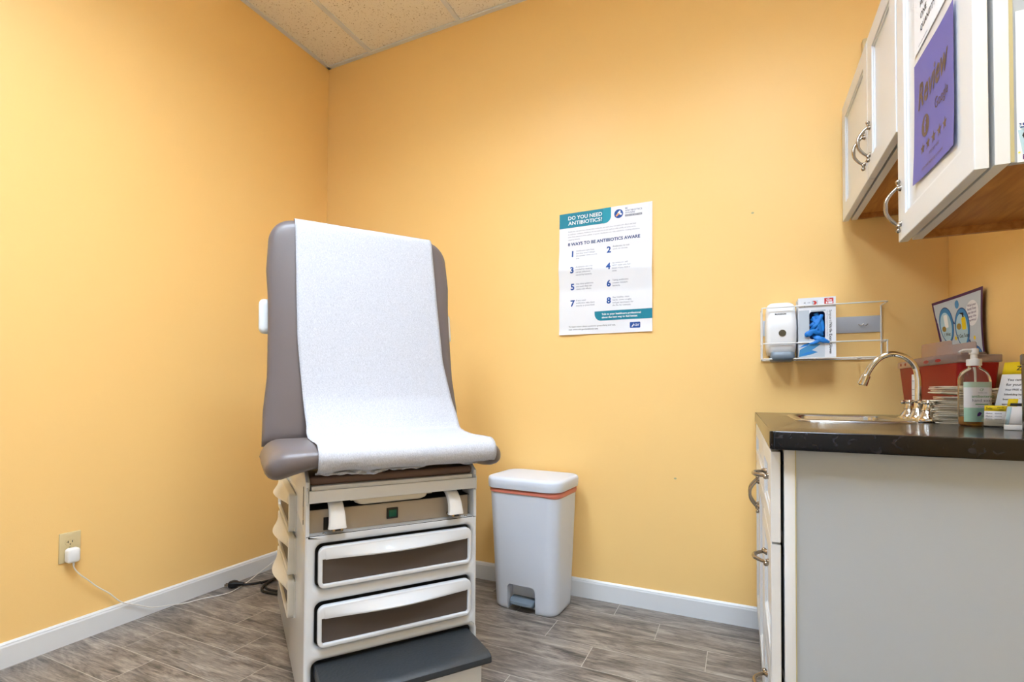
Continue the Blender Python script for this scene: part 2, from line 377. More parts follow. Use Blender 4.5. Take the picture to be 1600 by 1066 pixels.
# ceiling: acoustic tiles above a white grid
LX_ = [(-.19, .396), (-1.408, -.823)]; LY_ = (-.078, 1.118)
ce = MB().plate([(XL-.1, YF-.1), (XR+.1, YF-.1), (XR+.1, YB+.1), (XL-.1, YB+.1)], [[(a, LY_[0]), (c, LY_[0]), (c, LY_[1]), (a, LY_[1])] for a, c in LX_], .02, 'tile', xf=Matrix.Translation((0, 0, H+.016)))
gx = [-2.0434, -1.4207, -.811, -.2014, .4082]
gx0 = [(x, YF, YB-.02) for x in (-2.0434,)]+[(x, YF, YB-.02) for x in gx[1:]]
for x in gx: ce.box((x-.0125, YF, H-.002), (x+.0125, YB-.02, H+.006), 'trim')
for y in (1.132, -.092, -1.31): ce.box((XL, y-.0125, H-.0025), (XR, y+.0125, H+.0055), 'trim')
struct(ce.build('ceiling'))
tr = MB()
tr.box((XL, YF, H-.004), (XL+.022, YB, H+.004), 'trim'); tr.box((XL, YB-.022, H-.004), (XR, YB, H+.004), 'trim'); tr.box((XR-.022, YF, H-.004), (XR, YB, H+.004), 'trim'); tr.box((XL, YF, H-.004), (XR, YF+.022, H+.004), 'trim')
struct(tr.build('trim_1'))
def baseboard(name, p0, p1, n):
    p0, p1, n = Vector(p0), Vector(p1), Vector(n)
    prof = [(0, 0), (.012, .0), (.012, .074), (.0095, .080), (.0095, .083), (.004, .0895), (0, .0895)]
    rings = [[p+n*a+Vector((0, 0, b)) for a, b in prof] for p in (p0, p1)]
    return struct(MB().loft(rings, 'trim', smooth=False).build(name))
baseboard('baseboard_left', (XL, YF, .0006), (XL, YB, .0006), (1, 0, 0))
baseboard('baseboard_back', (XL, YB, .0006), (.075, YB, .0006), (0, -1, 0))
# ceiling lights (out of the picture, they light the room)
def ceiling_light(x0, x1, label):
    y0, y1 = LY_
    t = thing('ceiling_light', label, 'ceiling light', ((x0+x1)/2, (y0+y1)/2, H))
    b = MB()
    for a, c in (((x0, y0, H-.001), (x0+.012, y1, H+.14)), ((x1-.012, y0, H-.001), (x1, y1, H+.14)), ((x0+.012, y0, H-.001), (x1-.012, y0+.012, H+.14)), ((x0+.012, y1-.012, H-.001), (x1-.012, y1, H+.14)), ((x0, y0, H+.14), (x1, y1, H+.15))): b.box(a, c, 'trim')
    b.build('light_housing', t)
    MB().box((x0+.013, y0+.013, H+.10), (x1-.013, y1-.013, H+.106), 'diffuser').build('diffuser', t)
    b = MB()
    for k in range(1, 3): x = lerp(x0+.012, x1-.012, k/3); b.box((x-.002, y0+.012, H+.004), (x+.002, y1-.012, H+.07), 'louver')
    for k in range(1, 6): y = lerp(y0+.012, y1-.012, k/6); b.box((x0+.012, y-.002, H+.005), (x1-.012, y+.002, H+.069), 'louver')
    b.build('louver', t)  # unseen fins added to keep lamp light off the upper walls
ceiling_light(*LX_[0], 'recessed ceiling light panel above the counter side of the room')
ceiling_light(*LX_[1], 'recessed ceiling light panel above the middle of the room')

# ================================================================== exam table
TA = math.radians(53.78)
tab = thing('exam_table', 'white and taupe medical exam table with raised backrest, drawers and pull-out step', 'exam table', (-1.1752, 1.0942, 0), TA)
TW = .56; TL = 1.0
def L(mb, name, parent=tab, **k): return mb.build(name, parent, world=False, **k)
# shell: two sides, back, floor of the tray bay
b = MB()
sideprof = [(.0, .02), (TL, .02), (TL, .70), (.9, .745), (.0, .745)]
for x0, x1 in ((0, .012), (TW-.012, TW)):
    v, f = plate_geo([(.02, .015), (TL, .015), (TL, .71), (TL-.04, .748), (.05, .748), (.004, .72), (.0015, .56), (.0015, .5555), (.02, .5555)], [], x1-x0, .004)
    b.add(v, f, 'white_metal', XF(((x0+x1)/2, 0, 0), (0, 1, 0), (0, 0, 1)))
b.box((.01, TL-.012, .015), (TW-.01, TL-.001, .745), 'white_metal')
b.box((.012, .006, .547), (TW-.012, TL-.02, .5595), 'white_metal')
b.box((.02, .05, .04), (TW-.02, TL-.02, .06), 'dark')
b.box((.03, .06, 0), (TW-.03, TL-.06, .02), 'dark')
for x in (.055, .525): b.lathe([(.0001, .002), (.004, .0015), (.005, 0)], 'nickel', c=(x, .018, .5596), seg=12)
base = L(b, 'base_cabinet')
# side slot lines
b = MB(); b.box((-.0012, .05, .585), (.002, .056, .70), 'dark'); b.box((-.0012, .04, .60), (.002, .062, .64), 'beige'); L(b, 'side_slot', base)
# front panel with openings
holes = []   # three plates stacked without a visible joint
parts_ = [((.376, .556), rrect(.03, .397, .54, .531, .022)), ((.200, .376), rrect(.03, .220, .54, .356, .022)), ((.012, .200), rrect(.022, .03, .546, .181, .022))]
b = MB()
for (za, zb_), hl in parts_:
    # flat sheet between outline and opening, opening lip rolled inwards, sides rounded
    n = len(hl); cx = sum(p[0] for p in hl)/n; cz = (min(p[1] for p in hl)+max(p[1] for p in hl))/2
    def outer_pt(p):
        dx, dz = p[0]-cx, p[1]-cz; k = 1e9
        if dx: k = min(k, ((TW-.008-cx) if dx > 0 else (cx-.008))/abs(dx))
        if dz: k = min(k, ((zb_-cz) if dz > 0 else (cz-za))/abs(dz))
        return (cx+dx*k, cz+dz*k)
    hl2 = []
    for a, c in zip(hl, hl[1:]+hl[:1]):
        m_ = max(1, int(math.dist(a, c)/.012)); hl2 += [(lerp(a[0], c[0], q/m_), lerp(a[1], c[1], q/m_)) for q in range(m_)]
    hl = hl2; outl = [outer_pt(p) for p in hl]
    # snap nearest samples to the four corners
    for X_, Z_c in ((.008, za), (.008, zb_), (TW-.008, za), (TW-.008, zb_)):
        q = min(range(len(outl)), key=lambda i_: math.dist(outl[i_], (X_, Z_c))); outl[q] = (X_, Z_c)
    def grow(g): return [(cx+(p[0]-cx)*(1+g/(.5*.51)), cz+(p[1]-cz)*(1+g/(.5*.134))) for p in hl]
    rings = [[Vector((x, 0, z)) for x, z in outl], [Vector((x, 0, z)) for x, z in grow(.013)], [Vector((x, .0012, z)) for x, z in grow(.010)], [Vector((x, .004, z)) for x, z in grow(.0055)], [Vector((x, .010, z)) for x, z in grow(.0015)], [Vector((x, .016, z)) for x, z in grow(0)], [Vector((x, .028, z)) for x, z in grow(0)]]
    b.loft(rings, 'white_metal', caps=False)
for X_, sg in ((.008, -1), (TW-.008, 1)):
    b.loft([[Vector((X_+sg*.008*math.sin(a), .008-.008*math.cos(a), z)) for a in (0, PI/8, PI/4, 3*PI/8, PI/2)]+[Vector((X_+sg*.008, .028, z))] for z in (.012, .556)], 'white_metal', caps=False, wrap=False)
b.loft([[Vector((x, y, z)) for y, z in ((0, .556), (.0015, .5575), (.004, .5582), (.03, .5584))] for x in (.0125, TW-.0125)], 'white_metal', caps=False, wrap=False)
b.open = True; L(b, 'front_panel', autosm=50)
b = MB()
for x0, z0, x1, z1 in ((.03, .397, .54, .531), (.03, .220, .54, .356), (.022, .03, .546, .181)): b.box((x0-.01, .027, z0-.01), (x1+.01, .034, z1+.01), 'black')
L(b, 'drawer_recess')  # black sheets put the shadow gap round the drawers into colour
def drawer(x0, z0, x1, z1, parent, xf, lip=.028, name='drawer', mf='white_metal'):
    """rounded frame, sunk taupe insert, hooded grip along its top edge"""
    w = x1-x0; hh = z1-z0
    band = .037
    def low(t): return z1-band       # lower edge of the band
    f = MB()
    inner = [(lerp(x0+.012, x1-.012, i/14), low(i/14)) for i in range(15)][::-1]
    inner = [(x1-.012, low(1)-.008)]+inner[0:]+[(x0+.012, low(0)-.008)]+[(x0+.012, z0+.018), (x0+.016, z0+.013), (x1-.016, z0+.013), (x1-.012, z0+.018)]
    v, fc = plate_geo(rrect(x0, z0, x1, z1, .021), [inner], .022, .004, 2)
    f.add(v, fc, mf, lambda p: xf @ Vector((p.x, -.004+p.z*-1, p.y)), smooth=True)
    fr = L(f, name, parent)
    q = MB(); q.box((x0+.008, -.006, z0+.008), (x1-.008, .012, z1-.02), 'insert', xf=xf); L(q, 'drawer_panel', fr)
    g = MB(); n = 28; K = 9; rings = []
    for i in range(n+1):
        t = i/n; x = lerp(x0+.02, x1-.02, t); s = math.sin(PI*t)**1.4
        zt, zb = z1-.006, low(t)-.001*s
        ring = []
        for k in range(K):                      # outer skin from the top to the lip
            a = k/(K-1); ring.append(Vector((x, -.015-(lip*s)*(a**1.3)*(1 if a < .85 else 1-.25*(a-.85)/.15)-.0015*math.sin(PI*a), lerp(zt, zb, a))))
        for k in range(K):                      # underside back to the frame
            a = 1-k/(K-1); ring.append(Vector((x, -.011-(lip*s)*.75*(a**1.5), lerp(zt-.004, zb+.003, a))))
        rings.append([xf @ p for p in ring])
    g.loft(rings, mf); L(g, 'drawer_handle', fr, autosm=50)
    return fr
I4 = Matrix.Identity(4)
drawer(.036, .402, .534, .526, tab, I4)
drawer(.036, .226, .534, .350, tab, I4)
# step
b = MB(); b.box((.045, -.150, .012), (.512, .3, .150), 'white_metal', .006); st = L(b, 'step')
b = MB()
prof = [(.03, .171), (-.150, .169), (-.168, .165), (-.176, .157), (-.178, .140), (-.170, .135), (.03, .135)]
b.loft([[Vector((x, y, z)) for y, z in prof] for x in (.030, .534)], 'tread', smooth=True); L(b, 'step_tread', st, bevel=.004)
# tray bay: control panel, switch, pan, stirrups, leg rest
b = MB(); b.box((.013, .032, .5597), (.54, .10, .629), 'beige', .002); b.box((.055, .0305, .566), (.085, .0335, .605), 'black'); cp = L(b, 'control_panel')
b = MB(); b.box((.250, .026, .578), (.287, .034, .613), 'black', .002); b.box((.256, .023, .584), (.281, .030, .607), 'switch', .002); L(b, 'power_switch', cp)
b = MB(); b.box((.0125, .30, .56), (TW-.0125, .31, .745), 'dark'); b.box((.0125, .034, .6293), (.545, .30, .6300), 'dark'); b.box((.0125, .10, .63), (TW-.0125, .104, .657), 'dark'); L(b, 'bay_shade')  # dark sheets stand in for the shade inside the tray bay
b = MB(); rings = []
for z, g in ((.656, 0), (.648, 0), (.642, .004), (.637, .014), (.6355, .03)): rings.append([Vector((x, y, z)) for x, y in rrect(.145+g, .004+g*.7, .382-g, .29-g, .02)])
b.loft(rings, 'tray'); b.box((.13, .003, .6535), (.395, .294, .657), 'tray', .001); L(b, 'treatment_pan')
for x in (.088, .472):
    b = MB(); path = smooth_path([(x, .20, .640), (x, .09, .652), (x, .03, .648), (x, -.004, .622), (x, -.016, .592), (x, -.017, .580)], 6); rings = []
    for i, p in enumerate(path):
        t = i/(len(path)-1); T = (path[min(i+1, len(path)-1)]-path[max(i-1, 0)]).normalized(); Nn = Vector((0, -T.z, T.y))
        hw, ht = lerp(.017, .027, t), lerp(.007, .012, t)
        rings.append([p+Vector((u*hw, 0, 0))+Nn*v*ht for u, v in ((-1, -.5), (-.8, -1), (.8, -1), (1, -.5), (1, .5), (.7, 1), (-.7, 1), (-1, .5))])
    b.loft(rings, 'white_plastic'); s_ = L(b, 'stirrup', autosm=60)
    b = MB(); b.box((x-.016, -.026, .570), (x+.016, .028, .5795), 'nickel', .002); b.box((x-.008, -.0285, .574), (x+.008, -.0255, .5785), 'black'); L(b, 'stirrup_clip', s_)
b = MB(); b.box((.012, .012, .7075), (.546, .29, .735), 'pad', .010, seg=3); L(b, 'leg_rest')
b = MB(); b.box((.007, -.010, .658), (.558-.004, .003, .695), 'white_metal', .003); b.box((.016, .003, .69), (.543, .28, .7065), 'white_metal', .002)
for x in (.004, .5515): b.plate(rrect(-.012, .652, .03, .704, .008), [], .003, 'white_metal', xf=XF((x, 0, 0), (0, 1, 0), (0, 0, 1)))
L(b, 'leg_rest_bar')
# upholstery
XC = .258
def superring(c, ax, ay, rx, ry, e=2.6, n=32):
    out = []
    for k in range(n):
        t = 2*PI*k/n; ct, st_ = math.cos(t), math.sin(t)
        out.append(c+ax*(rx*math.copysign(abs(ct)**(2/e), ct))+ay*(ry*math.copysign(abs(st_)**(2/e), st_)))
    return out
# seat: lofted across the width, ends drooping over the base
b = MB(); rings = []; HW = .372; n = 40
for i in range(n+1):
    t = -1+2*i/n; t = math.copysign(1-(1-abs(t))**1.5, t); x = XC+HW*t; e = abs(t)
    d = (1-e)*HW; r = .06; k = math.sqrt(max(.0004, 1-max(0, (r-d)/r)**2)) if d < r else 1
    droop = max(0, (e-.62)/.38)**1.5
    zt = .836+.004*droop; zb = .760-.046*droop*(1 if True else 0)
    zc = (zt+zb)/2-.004*droop; hz = (zt-zb)/2*k
    y0 = -.096+.012*e**3; y1 = .33
    yc = (y0+y1)/2; hy = (y1-y0)/2-(1-k)*.05
    rings.append(superring(Vector((x, yc, zc)), Vector((0, 1, 0)), Vector((0, 0, 1)), hy, hz, 3.2, 40))
b.loft(rings, 'vinyl'); seat = L(b, 'seat', autosm=80)
# backrest
BT = math.radians(9.5); bo = Vector((XC+.004, .335, .80)); bu = Vector((0, math.sin(BT), math.cos(BT))); bn = Vector((0, -math.cos(BT), math.sin(BT)))
BL = .862
b = MB(); rings = []; n = 60
for i in range(n+1):
    s = BL*(1-(1-i/n)**1.5) if i > 0 else 0
    hw = interp(s, [(0, .368), (.12, .365), (.25, .352), (.45, .350), (.55, .351), (.65, .357), (.74, .352), (BL, .345)])
    rc = .095; q = BL-s
    if q < rc: hw = hw-rc+rc*math.sqrt(max(0, 1-((rc-q)/rc)**2))
    th = .042; rt = .05
    if q < rt: th *= max(.03, math.sqrt(max(0, 1-((rt-q)/rt)**2)))
    lo = .04
    if s < lo: th *= math.sqrt(max(.1, 1-((lo-s)/lo)**2))
    rings.append(superring(bo+bu*s-bn*.004, Vector((1, 0, 0)), bn, hw, th, 3.4, 44))
b.loft(rings, 'vinyl'); back = L(b, 'backrest', autosm=80)
b = MB(); b.box((-.28, .05, -.012), (.28, .74, .012), 'black', .004, xf=XF(bo-bn*.054, (1, 0, 0), bu)); b.box((-.05, -.02, -.03), (.05, .3, .01), 'black', xf=XF(bo-bn*.07, (1, 0, 0), bu)); L(b, 'backrest_frame')
for sx in (-1, 1):
    b = MB(); c0 = bo+bu*.485-bn*.055+Vector((sx*.352, 0, 0))
    rings = []
    for z, k in ((-.018, .4), (-.014, .8), (0, 1), (.010, 1), (.016, .8), (.019, .35)):
        rings.append([c0+Vector((sx*(u*k), 0, 0))+bu*v*(.5+.5*k)+bn*z for u, v in rrect(-.03, -.066, .026, .066, (.02, .02, .02, .02))])
    b.loft(rings, 'offwhite'); b.box((-.06, -.03, -.01), (.0, .03, .008), 'offwhite', xf=XF(c0-Vector((sx*.03 if sx > 0 else sx*.03-.06, 0, 0)), (1, 0, 0), bu)); L(b, 'release_handle', autosm=60)
# side drawers on the left flank
XS = XF((-.004, .715, 0), (0, -1, 0), (-1, 0, 0), (0, 0, 1))   # maps drawer frame (x,y,z): x -> -y, -y -> -x
XS = Matrix(((0, 1, 0, -.010), (-1, 0, 0, .70), (0, 0, 1, 0), (0, 0, 0, 1)))
for z0 in (.225, .370, .515):
    drawer(0, z0, .46, z0+.13, tab, XS, lip=.040, name='side_drawer', mf='cream')
b = MB()
for z0 in (.225, .370, .515): b.box((-.006, .240, z0+.002), (.002, .700, z0+.124), 'cream', .002)
L(b, 'side_drawer_recess')
b = MB(); b.box((.003, .0015, .5562), (TW-.003, .006, .5584), 'dark'); L(b, 'panel_seam')

# exam paper: one continuous sheet over backrest and seat
pt = thing('exam_table_paper', 'long white crepe paper sheet draped down the backrest and over the seat', 'paper sheet', (-1.1752, 1.0942, .84), TA)
def PT(mb, name, parent=pt, **k):
    for i, p in enumerate(mb.v): mb.v[i] = p-Vector((0, 0, .84))
    return mb.build(name, parent, world=False, **k)
def bp(s, off): return bo+bu*s+bn*off
front = .0405
key = []
for s, off in ((BL-.10, -.052), (BL-.04, -.050), (BL-.006, -.036), (BL+.006, -.004), (BL-.004, .024), (BL-.03, front+.0005), (BL-.1, front+.002), (.66, front+.003), (.55, front+.003), (.42, front+.003), (.30, front+.004), (.20, front+.008), (.14, front+.016)):
    p = bp(s, off); key.append((p.y, p.z))
key += [(.255, .862), (.215, .8465), (.15, .8405), (.05, .8395), (-.03, .8395), (-.066, .8365), (-.090, .822), (-.1000, .800), (-.096, .777), (-.084, .764), (-.066, .757)]
pathp = smooth_path([(0, a, c) for a, c in key], 6)
tot = len(pathp)-1; cum = [0]
for i in range(tot): cum.append(cum[-1]+(pathp[i+1]-pathp[i]).length)
TOTL = cum[-1]; b = MB(); b.open = True; rings = []; NX = 44
for i, p in enumerate(pathp):
    f = cum[i]/TOTL
    xl = interp(f, [(0, .006), (.1, .000), (.45, .006), (.68, .030), (.76, .022), (1, .020)])
    xr = interp(f, [(0, .534), (.1, .538), (.3, .548), (.5, .562), (.66, .600), (.72, .600), (.8, .588), (1, .585)])
    T = (pathp[min(i+1, tot)]-pathp[max(i-1, 0)]).normalized(); Nn = Vector((0, T.z, -T.y))
    row = []
    for k in range(NX+1):
        u = k/NX; x = lerp(xl, xr, u)
        wv = noise.noise(Vector((x*2.2, f*16, 3.1)))*.0016+noise.noise(Vector((x*9, f*34, 1.7)))*.0006
        if i < 3: wv = 0
        edge = .0012*math.sin(f*40)*(abs(u-.5)*2)**6
        rip = (.004*noise.noise(Vector((x*14, 0, 9)))) if f > .97 else 0
        row.append(Vector((x, p.y, p.z+rip*1.2))-Nn*(abs(wv)+.0006+edge*.3))
    rings.append(row)
b.loft(rings, 'paper', caps=False, wrap=False); PT(b, 'paper_sheet', autosm=60, solid=.0006)
# crumpled torn ends tucked under the seat nose
for (x0, x1, yy, zz, rr) in ((.02, .13, -.040, .7505, .006), (.10, .235, -.03, .7515, .0105), (.235, .36, -.022, .7525, .0085), (.36, .50, -.006, .7545, .005), (.49, .555, -.012, .7505, .006)):
    b = MB(); rings = []; n = 30
    for i in range(n+1):
        t = i/n; x = lerp(x0, x1, t); env = math.sin(PI*min(1, max(0, .04+t*.92)))**.5; r = []
        for k in range(16):
            a = 2*PI*k/16; q = 1+.75*noise.noise(Vector((x*45, math.cos(a)*1.4, math.sin(a)*1.4+x0*7)))
            r.append(Vector((x, yy+math.cos(a)*rr*2.6*q*env, zz+math.sin(a)*rr*q*env)))
        rings.append(r)
    b.loft(rings, 'paper'); PT(b, 'torn_paper_edge', autosm=25)

# ================================================================== trash can + liner
TC = (-.893, 2.194)
tc_ = thing('trash_can', 'white step-pedal trash can with closed lid standing against the back wall', 'trash can', (TC[0], TC[1], 0), -.06)
def TCL(mb, name, parent=tc_, **k): return mb.build(name, parent, world=False, **k)
Hc = .545
def trr(f, inset=0, n=8):     # f 0 bottom .. 1 top
    w_ = lerp(.158, .180, f)-inset; y0 = lerp(-.108, -.142, f)+inset; y1 = lerp(.118, .138, f)-inset; r = max(.01, lerp(.055, .06, f)-inset)
    return rrect(-w_, y0, w_, y1, r, n)
b = MB(); zs = [0.0, .006, .02, .06, .115, .135, .2, .3, .4, .5, .535, Hc]; rings = []
for z in zs: rings.append([Vector((x, y, z)) for x, y in trr(z/.6, .006 if z == 0 else 0)])
for z in (Hc, .3, .145, .14): rings.append([Vector((x, y, z)) for x, y in trr(z/.6, .004)])
# open the pedal notch in the front wall: faces whose centre is low, central and at the front are skipped
k = len(rings[0]); vs_ = [p for r in rings for p in r]; fs = []
b.add(vs_, [tuple((i*k+q, i*k+(q+1) % k, (i+1)*k+(q+1) % k, (i+1)*k+q)) for i in range(len(rings)-1) for q in range(k)]+[tuple((len(rings)-1)*k+q for q in range(k)), tuple(range(k))], 'trashwhite', smooth=True)
body = TCL(b, 'bin_body', autosm=50)
cut = MB(); cut.plate(rrect(-.078, -.02, .062, .118, (.018, .018, .001, .001)), [], .12, 'trashwhite', xf=XF((0, -.12, 0), (1, 0, 0), (0, 0, 1)))
co = TCL(cut, 'cutter')
mo = body.modifiers.new('notch', 'BOOLEAN'); mo.object = co; mo.operation = 'DIFFERENCE'; mo.solver = 'EXACT'
bpy.context.view_layer.update(); dg = bpy.context.evaluated_depsgraph_get(); nm = bpy.data.meshes.new_from_object(body.evaluated_get(dg)); body.modifiers.clear(); body.data = nm
bpy.data.objects.remove(co)
b = MB(); rings = []
for z, g in ((.5705, .012), (.558, .006), (.5455, .004), (.5455, .012)): pass
for z, g in ((.556, .010), (.5555, -.007), (.572, -.0095), (.592, -.0100), (.600, -.007), (.604, .0), (.6055, .01), (.606, .03)): rings.append([Vector((x, y, z)) for x, y in trr(1, g)])
b.loft(rings, 'trashwhite'); TCL(b, 'bin_lid', autosm=50)
b = MB(); b.loft([[Vector((x, y, z)) for x, y in rrect(-.068, y0, .052, -.062, (.004, .004, .022, .022))] for z, y0 in ((.028, -.118), (.034, -.125), (.044, -.122), (.052, -.108))], 'grey_plastic', smooth=True); TCL(b, 'foot_pedal', autosm=40)
lb = thing('trash_bag', 'salmon pink liner bag showing between the trash can rim and lid', 'trash bag', (TC[0], TC[1], .5), -.06)
b = MB(); rings = []
for j, (z, g) in enumerate(((.5265, -.0015), (.529, -.003), (.535, -.0035), (.54, -.004), (.5475, -.003), (.5515, .004), (.54, .012), (.44, .02))):
    rings.append([Vector((x, y, z-.5+(.004*noise.noise(Vector((x*12, y*12, 4))) if j < 2 else 0)-(.012*max(0, x/.18) if j < 2 else 0)+(.012 if j < 2 else 0))) for x, y in trr((z)/.6, g)])
b.open = True; b.loft(rings, 'liner', caps=False); b.build('liner', lb, world=False, solid=.0005, autosm=60)

# ================================================================== wall outlet, adapter, cords
ot = thing('wall_outlet', 'ivory duplex outlet plate low on the left wall', 'wall outlet', (XL, 1.061, .378))
OX = XF((XL, 1.061, .378), (0, 1, 0), (0, 0, 1))       # x along +Y, y up, z out of wall
b = MB(); b.box((-.035, -.0585, .0005), (.035, .0585, .006), 'ivory', .003, xf=OX); b.build('cover_plate', ot)
for zc in (.0195, -.0195):
    b = MB(); b.plate([(max(-.0172, min(.0172, x)), y+zc) for x, y in circle(0, 0, .0175, .0148, 32)], [], .002, 'ivory', .0006, xf=OX @ Matrix.Translation((0, 0, .0065)))
    b.box((.0055, zc-.002, .0062), (.0078, zc+.006, .0078), 'ink', xf=OX); b.box((-.0078, zc-.002, .0062), (-.0055, zc+.006, .0078), 'ink', xf=OX); b.box((-.0125, zc+.001, .0062), (-.0065, zc+.003, .0078), 'ink', xf=OX)
    b.shape(circle(0, zc-.008, .0025, .0022, 12), 'ink', OX @ Matrix.Translation((0, 0, .0078))); b.build('receptacle', ot)
b = MB(); b.lathe([(.0001, .0085), (.003, .008), (.0034, .006)], 'bead', seg=12, xf=OX); b.build('screw', ot)
ad = thing('power_adapter', 'white plug-in power adapter with thin white cord in the outlet', 'power adapter', (XL+.02, 1.066, .352))
b = MB(); rings = []
for z, g in ((.009, .004), (.012, .0), (.028, -.0), (.034, .002), (.037, .006)): rings.append([OX @ Vector((x, y, z)) for x, y in rrect(-.019+g, -.058+g, .023-g, -.002-g, (.011-g*.5,)*4)])
b.loft(rings, 'white_plastic'); b.build('adapter_body', ad, autosm=50)
cw = [(XL+.026, 1.065, .323), (XL+.026, 1.066, .300), (XL+.024, 1.085, .268), (XL+.020, 1.118, .231), (XL+.018, 1.150, .194), (XL+.018, 1.193, .152), (XL+.020, 1.237, .1005), (XL+.022, 1.30, .064), (XL+.028, 1.355, .034), (XL+.034, 1.425, .018), (XL+.04, 1.487, .004), (XL+.06, 1.552, .0035), (-2.287, 1.641, .0035), (-2.290, 1.70, .0035), (-2.33, 1.80, .004), (-2.362, 1.93, .028), (-2.36, 2.06, .060), (-2.25, 2.16, .03), (-2.0, 2.1, .004), (-1.85, 1.98, .004)]
b = MB(); b.tube(smooth_path(cw, 8), .0022, 'cord_white', 8); b.tube([(XL+.026, 1.065, .3265), (XL+.026, 1.065, .308)], .0035, 'cord_white', 8); b.build('adapter_cord', ad)
bc = thing('electrical_cable', 'coiled black power cord with plug lying by the left baseboard', 'power cord', (-2.2, 1.85, 0))
cb_ = [(-2.318, 1.722, .014), (-2.290, 1.745, .012), (-2.26, 1.785, .009), (-2.235, 1.84, .008), (-2.225, 1.90, .008), (-2.19, 1.95, .007), (-2.10, 1.93, .007), (-2.03, 1.85, .007), (-2.06, 1.78, .007), (-2.14, 1.765, .0065), (-2.20, 1.80, .0065), (-2.22, 1.87, .014), (-2.16, 1.94, .016), (-2.05, 1.93, .012), (-1.99, 1.84, .008), (-2.03, 1.755, .007), (-2.12, 1.735, .0065), (-2.18, 1.76, .0065), (-2.21, 1.83, .0125), (-2.2, 1.92, .0205), (-2.08, 1.99, .014), (-1.96, 1.98, .007), (-1.84, 1.9, .007)]
b = MB(); b.tube(smooth_path(cb_, 8), .006, 'cord_black', 8); b.build('cord', bc)
pm = XF((-2.318, 1.722, .018), (-.85, -.55, .0), (.55, -.85, 0)) @ Matrix.Scale(1.25, 4)
b = MB(); rings = []
for x, hw, hz in ((-.03, .006, .006), (-.01, .009, .008), (0, .015, .012), (.012, .017, .0135), (.026, .014, .011)): rings.append([pm @ Vector((x, y, z)) for y, z in rrect(-hw, -hz, hw, hz, hz*.6, 4)])
b.loft(rings, 'cord_black')
for y in (-.0065, .0065): b.box((.026, y-.0008, -.003), (.042, y+.0008, .003), 'nickel', xf=pm)
b.tube([pm @ Vector((.026, 0, -.007)), pm @ Vector((.044, 0, -.007))], .0022, 'nickel', 8); b.build('plug', bc, autosm=50)
b = MB(); b.tube(smooth_path([(-2.243, 1.80, .018), (-2.233, 1.806, .009), (-2.243, 1.81, .001), (-2.255, 1.803, .009)], 4, True), .0016, 'cord_black', 6, closed=True); b.build('cable_tie', bc)

# ================================================================== sheets and posters
class Sheet(MB):
    """a printed sheet: surf(u, v, h) gives the point; h is height above the sheet"""
    def __init__(s, W, Hh, surf, m='sheet', nu=14, nv=18):
        super().__init__(); s.W, s.H, s.surf = W, Hh, surf; s.open = True
        s.grid(0, 0, W, Hh, m, nu, nv, 0)
    def grid(s, u0, v0, u1, v1, m, nu=6, nv=4, h=.0003):
        vs_ = [s.surf(lerp(u0, u1, i/nu), lerp(v0, v1, j/nv), h) for j in range(nv+1) for i in range(nu+1)]
        fs = [(j*(nu+1)+i, j*(nu+1)+i+1, (j+1)*(nu+1)+i+1, (j+1)*(nu+1)+i) for j in range(nv) for i in range(nu)]
        s.add(vs_, fs, m, smooth=True); return s
    def px(s, loop, m, h=.0004):
        # polygon split into a fan around its centre so it follows a curved sheet
        cx = sum(p[0] for p in loop)/len(loop); cy = sum(p[1] for p in loop)/len(loop); n = len(loop)
        vs_ = [s.surf(cx, cy, h)]+[s.surf(lerp(cx, p[0], .5), lerp(cy, p[1], .5), h) for p in loop]+[s.surf(p[0], p[1], h) for p in loop]
        fs = [(0, 1+i, 1+(i+1) % n) for i in range(n)]+[(1+i, 1+n+i, 1+n+(i+1) % n, 1+(i+1) % n) for i in range(n)]
        s.add(vs_, fs, m); return s
    def t(s, txt, size, m, at, width=None, bold=0, shear=0, rot=0, h=.0006, align='LEFT'):
        return s.text(txt, size, m, lambda p: s.surf(p.x, p.y, h), at, width, bold, align, shear, rot)
def ridge(v, c, w_): return max(0, 1-abs(v-c)/w_)
# --- antibiotics poster
PW, PH = .456, .609
def psurf(u, v, h):
    off = .0035+.016*ridge(v, .312-.03*(u/PW-.5), .10)**1.0+.004*ridge(v, .455, .12)+.003*ridge(u, .30, .10)+.004*ridge(v, .150, .12)
    off += .006*max(0, 1-v/.03)*max(0, math.sin(u/PW*PI*2.2+.6))+.001*math.sin(u*30)*math.sin(v*11)
    return Vector((-.8285+u, YB-off-h, 1.281+v))
po = Sheet(PW, PH, psurf, 'sheet', 26, 60)
po.grid(0, .535, .225, PH, 'teal', 8, 10); po.px([(.222, .609), (.222, .534)]+[(.262-.032+.032*math.cos(math.radians(a)), .534+.032+.032*math.sin(math.radians(a))) for a in (-90, -70, -50, -30, -10, 0)]+[(.262, .609)], 'teal2')
po.t('DO YOU NEED', .026, 'white_ink', (.046, .575), .172, .015); po.t('ANTIBIOTICS?', .026, 'white_ink', (.046, .549), .172, .015)
po.px(circle(.299, .571, .0215), 'blue_ink', .0004)
def caps(sh, x, y, ang, l, r, m, h):
    ca, sa = math.cos(ang), math.sin(ang); lp = [(l/2+r*math.cos(t), r*math.sin(t)) for t in [math.radians(a) for a in range(-90, 91, 30)]]+[(-l/2+r*math.cos(t), r*math.sin(t)) for t in [math.radians(a) for a in range(90, 271, 30)]]
    sh.px([(x+p*ca-q*sa, y+p*sa+q*ca) for p, q in lp], m, h)
caps(po, .301, .577, .9, .011, .0045, 'white_ink', .0007); caps(po, .306, .571, -.6, .011, .0045, 'white_ink', .0008); caps(po, .294, .567, .7, .013, .004, 'orange', .0009)
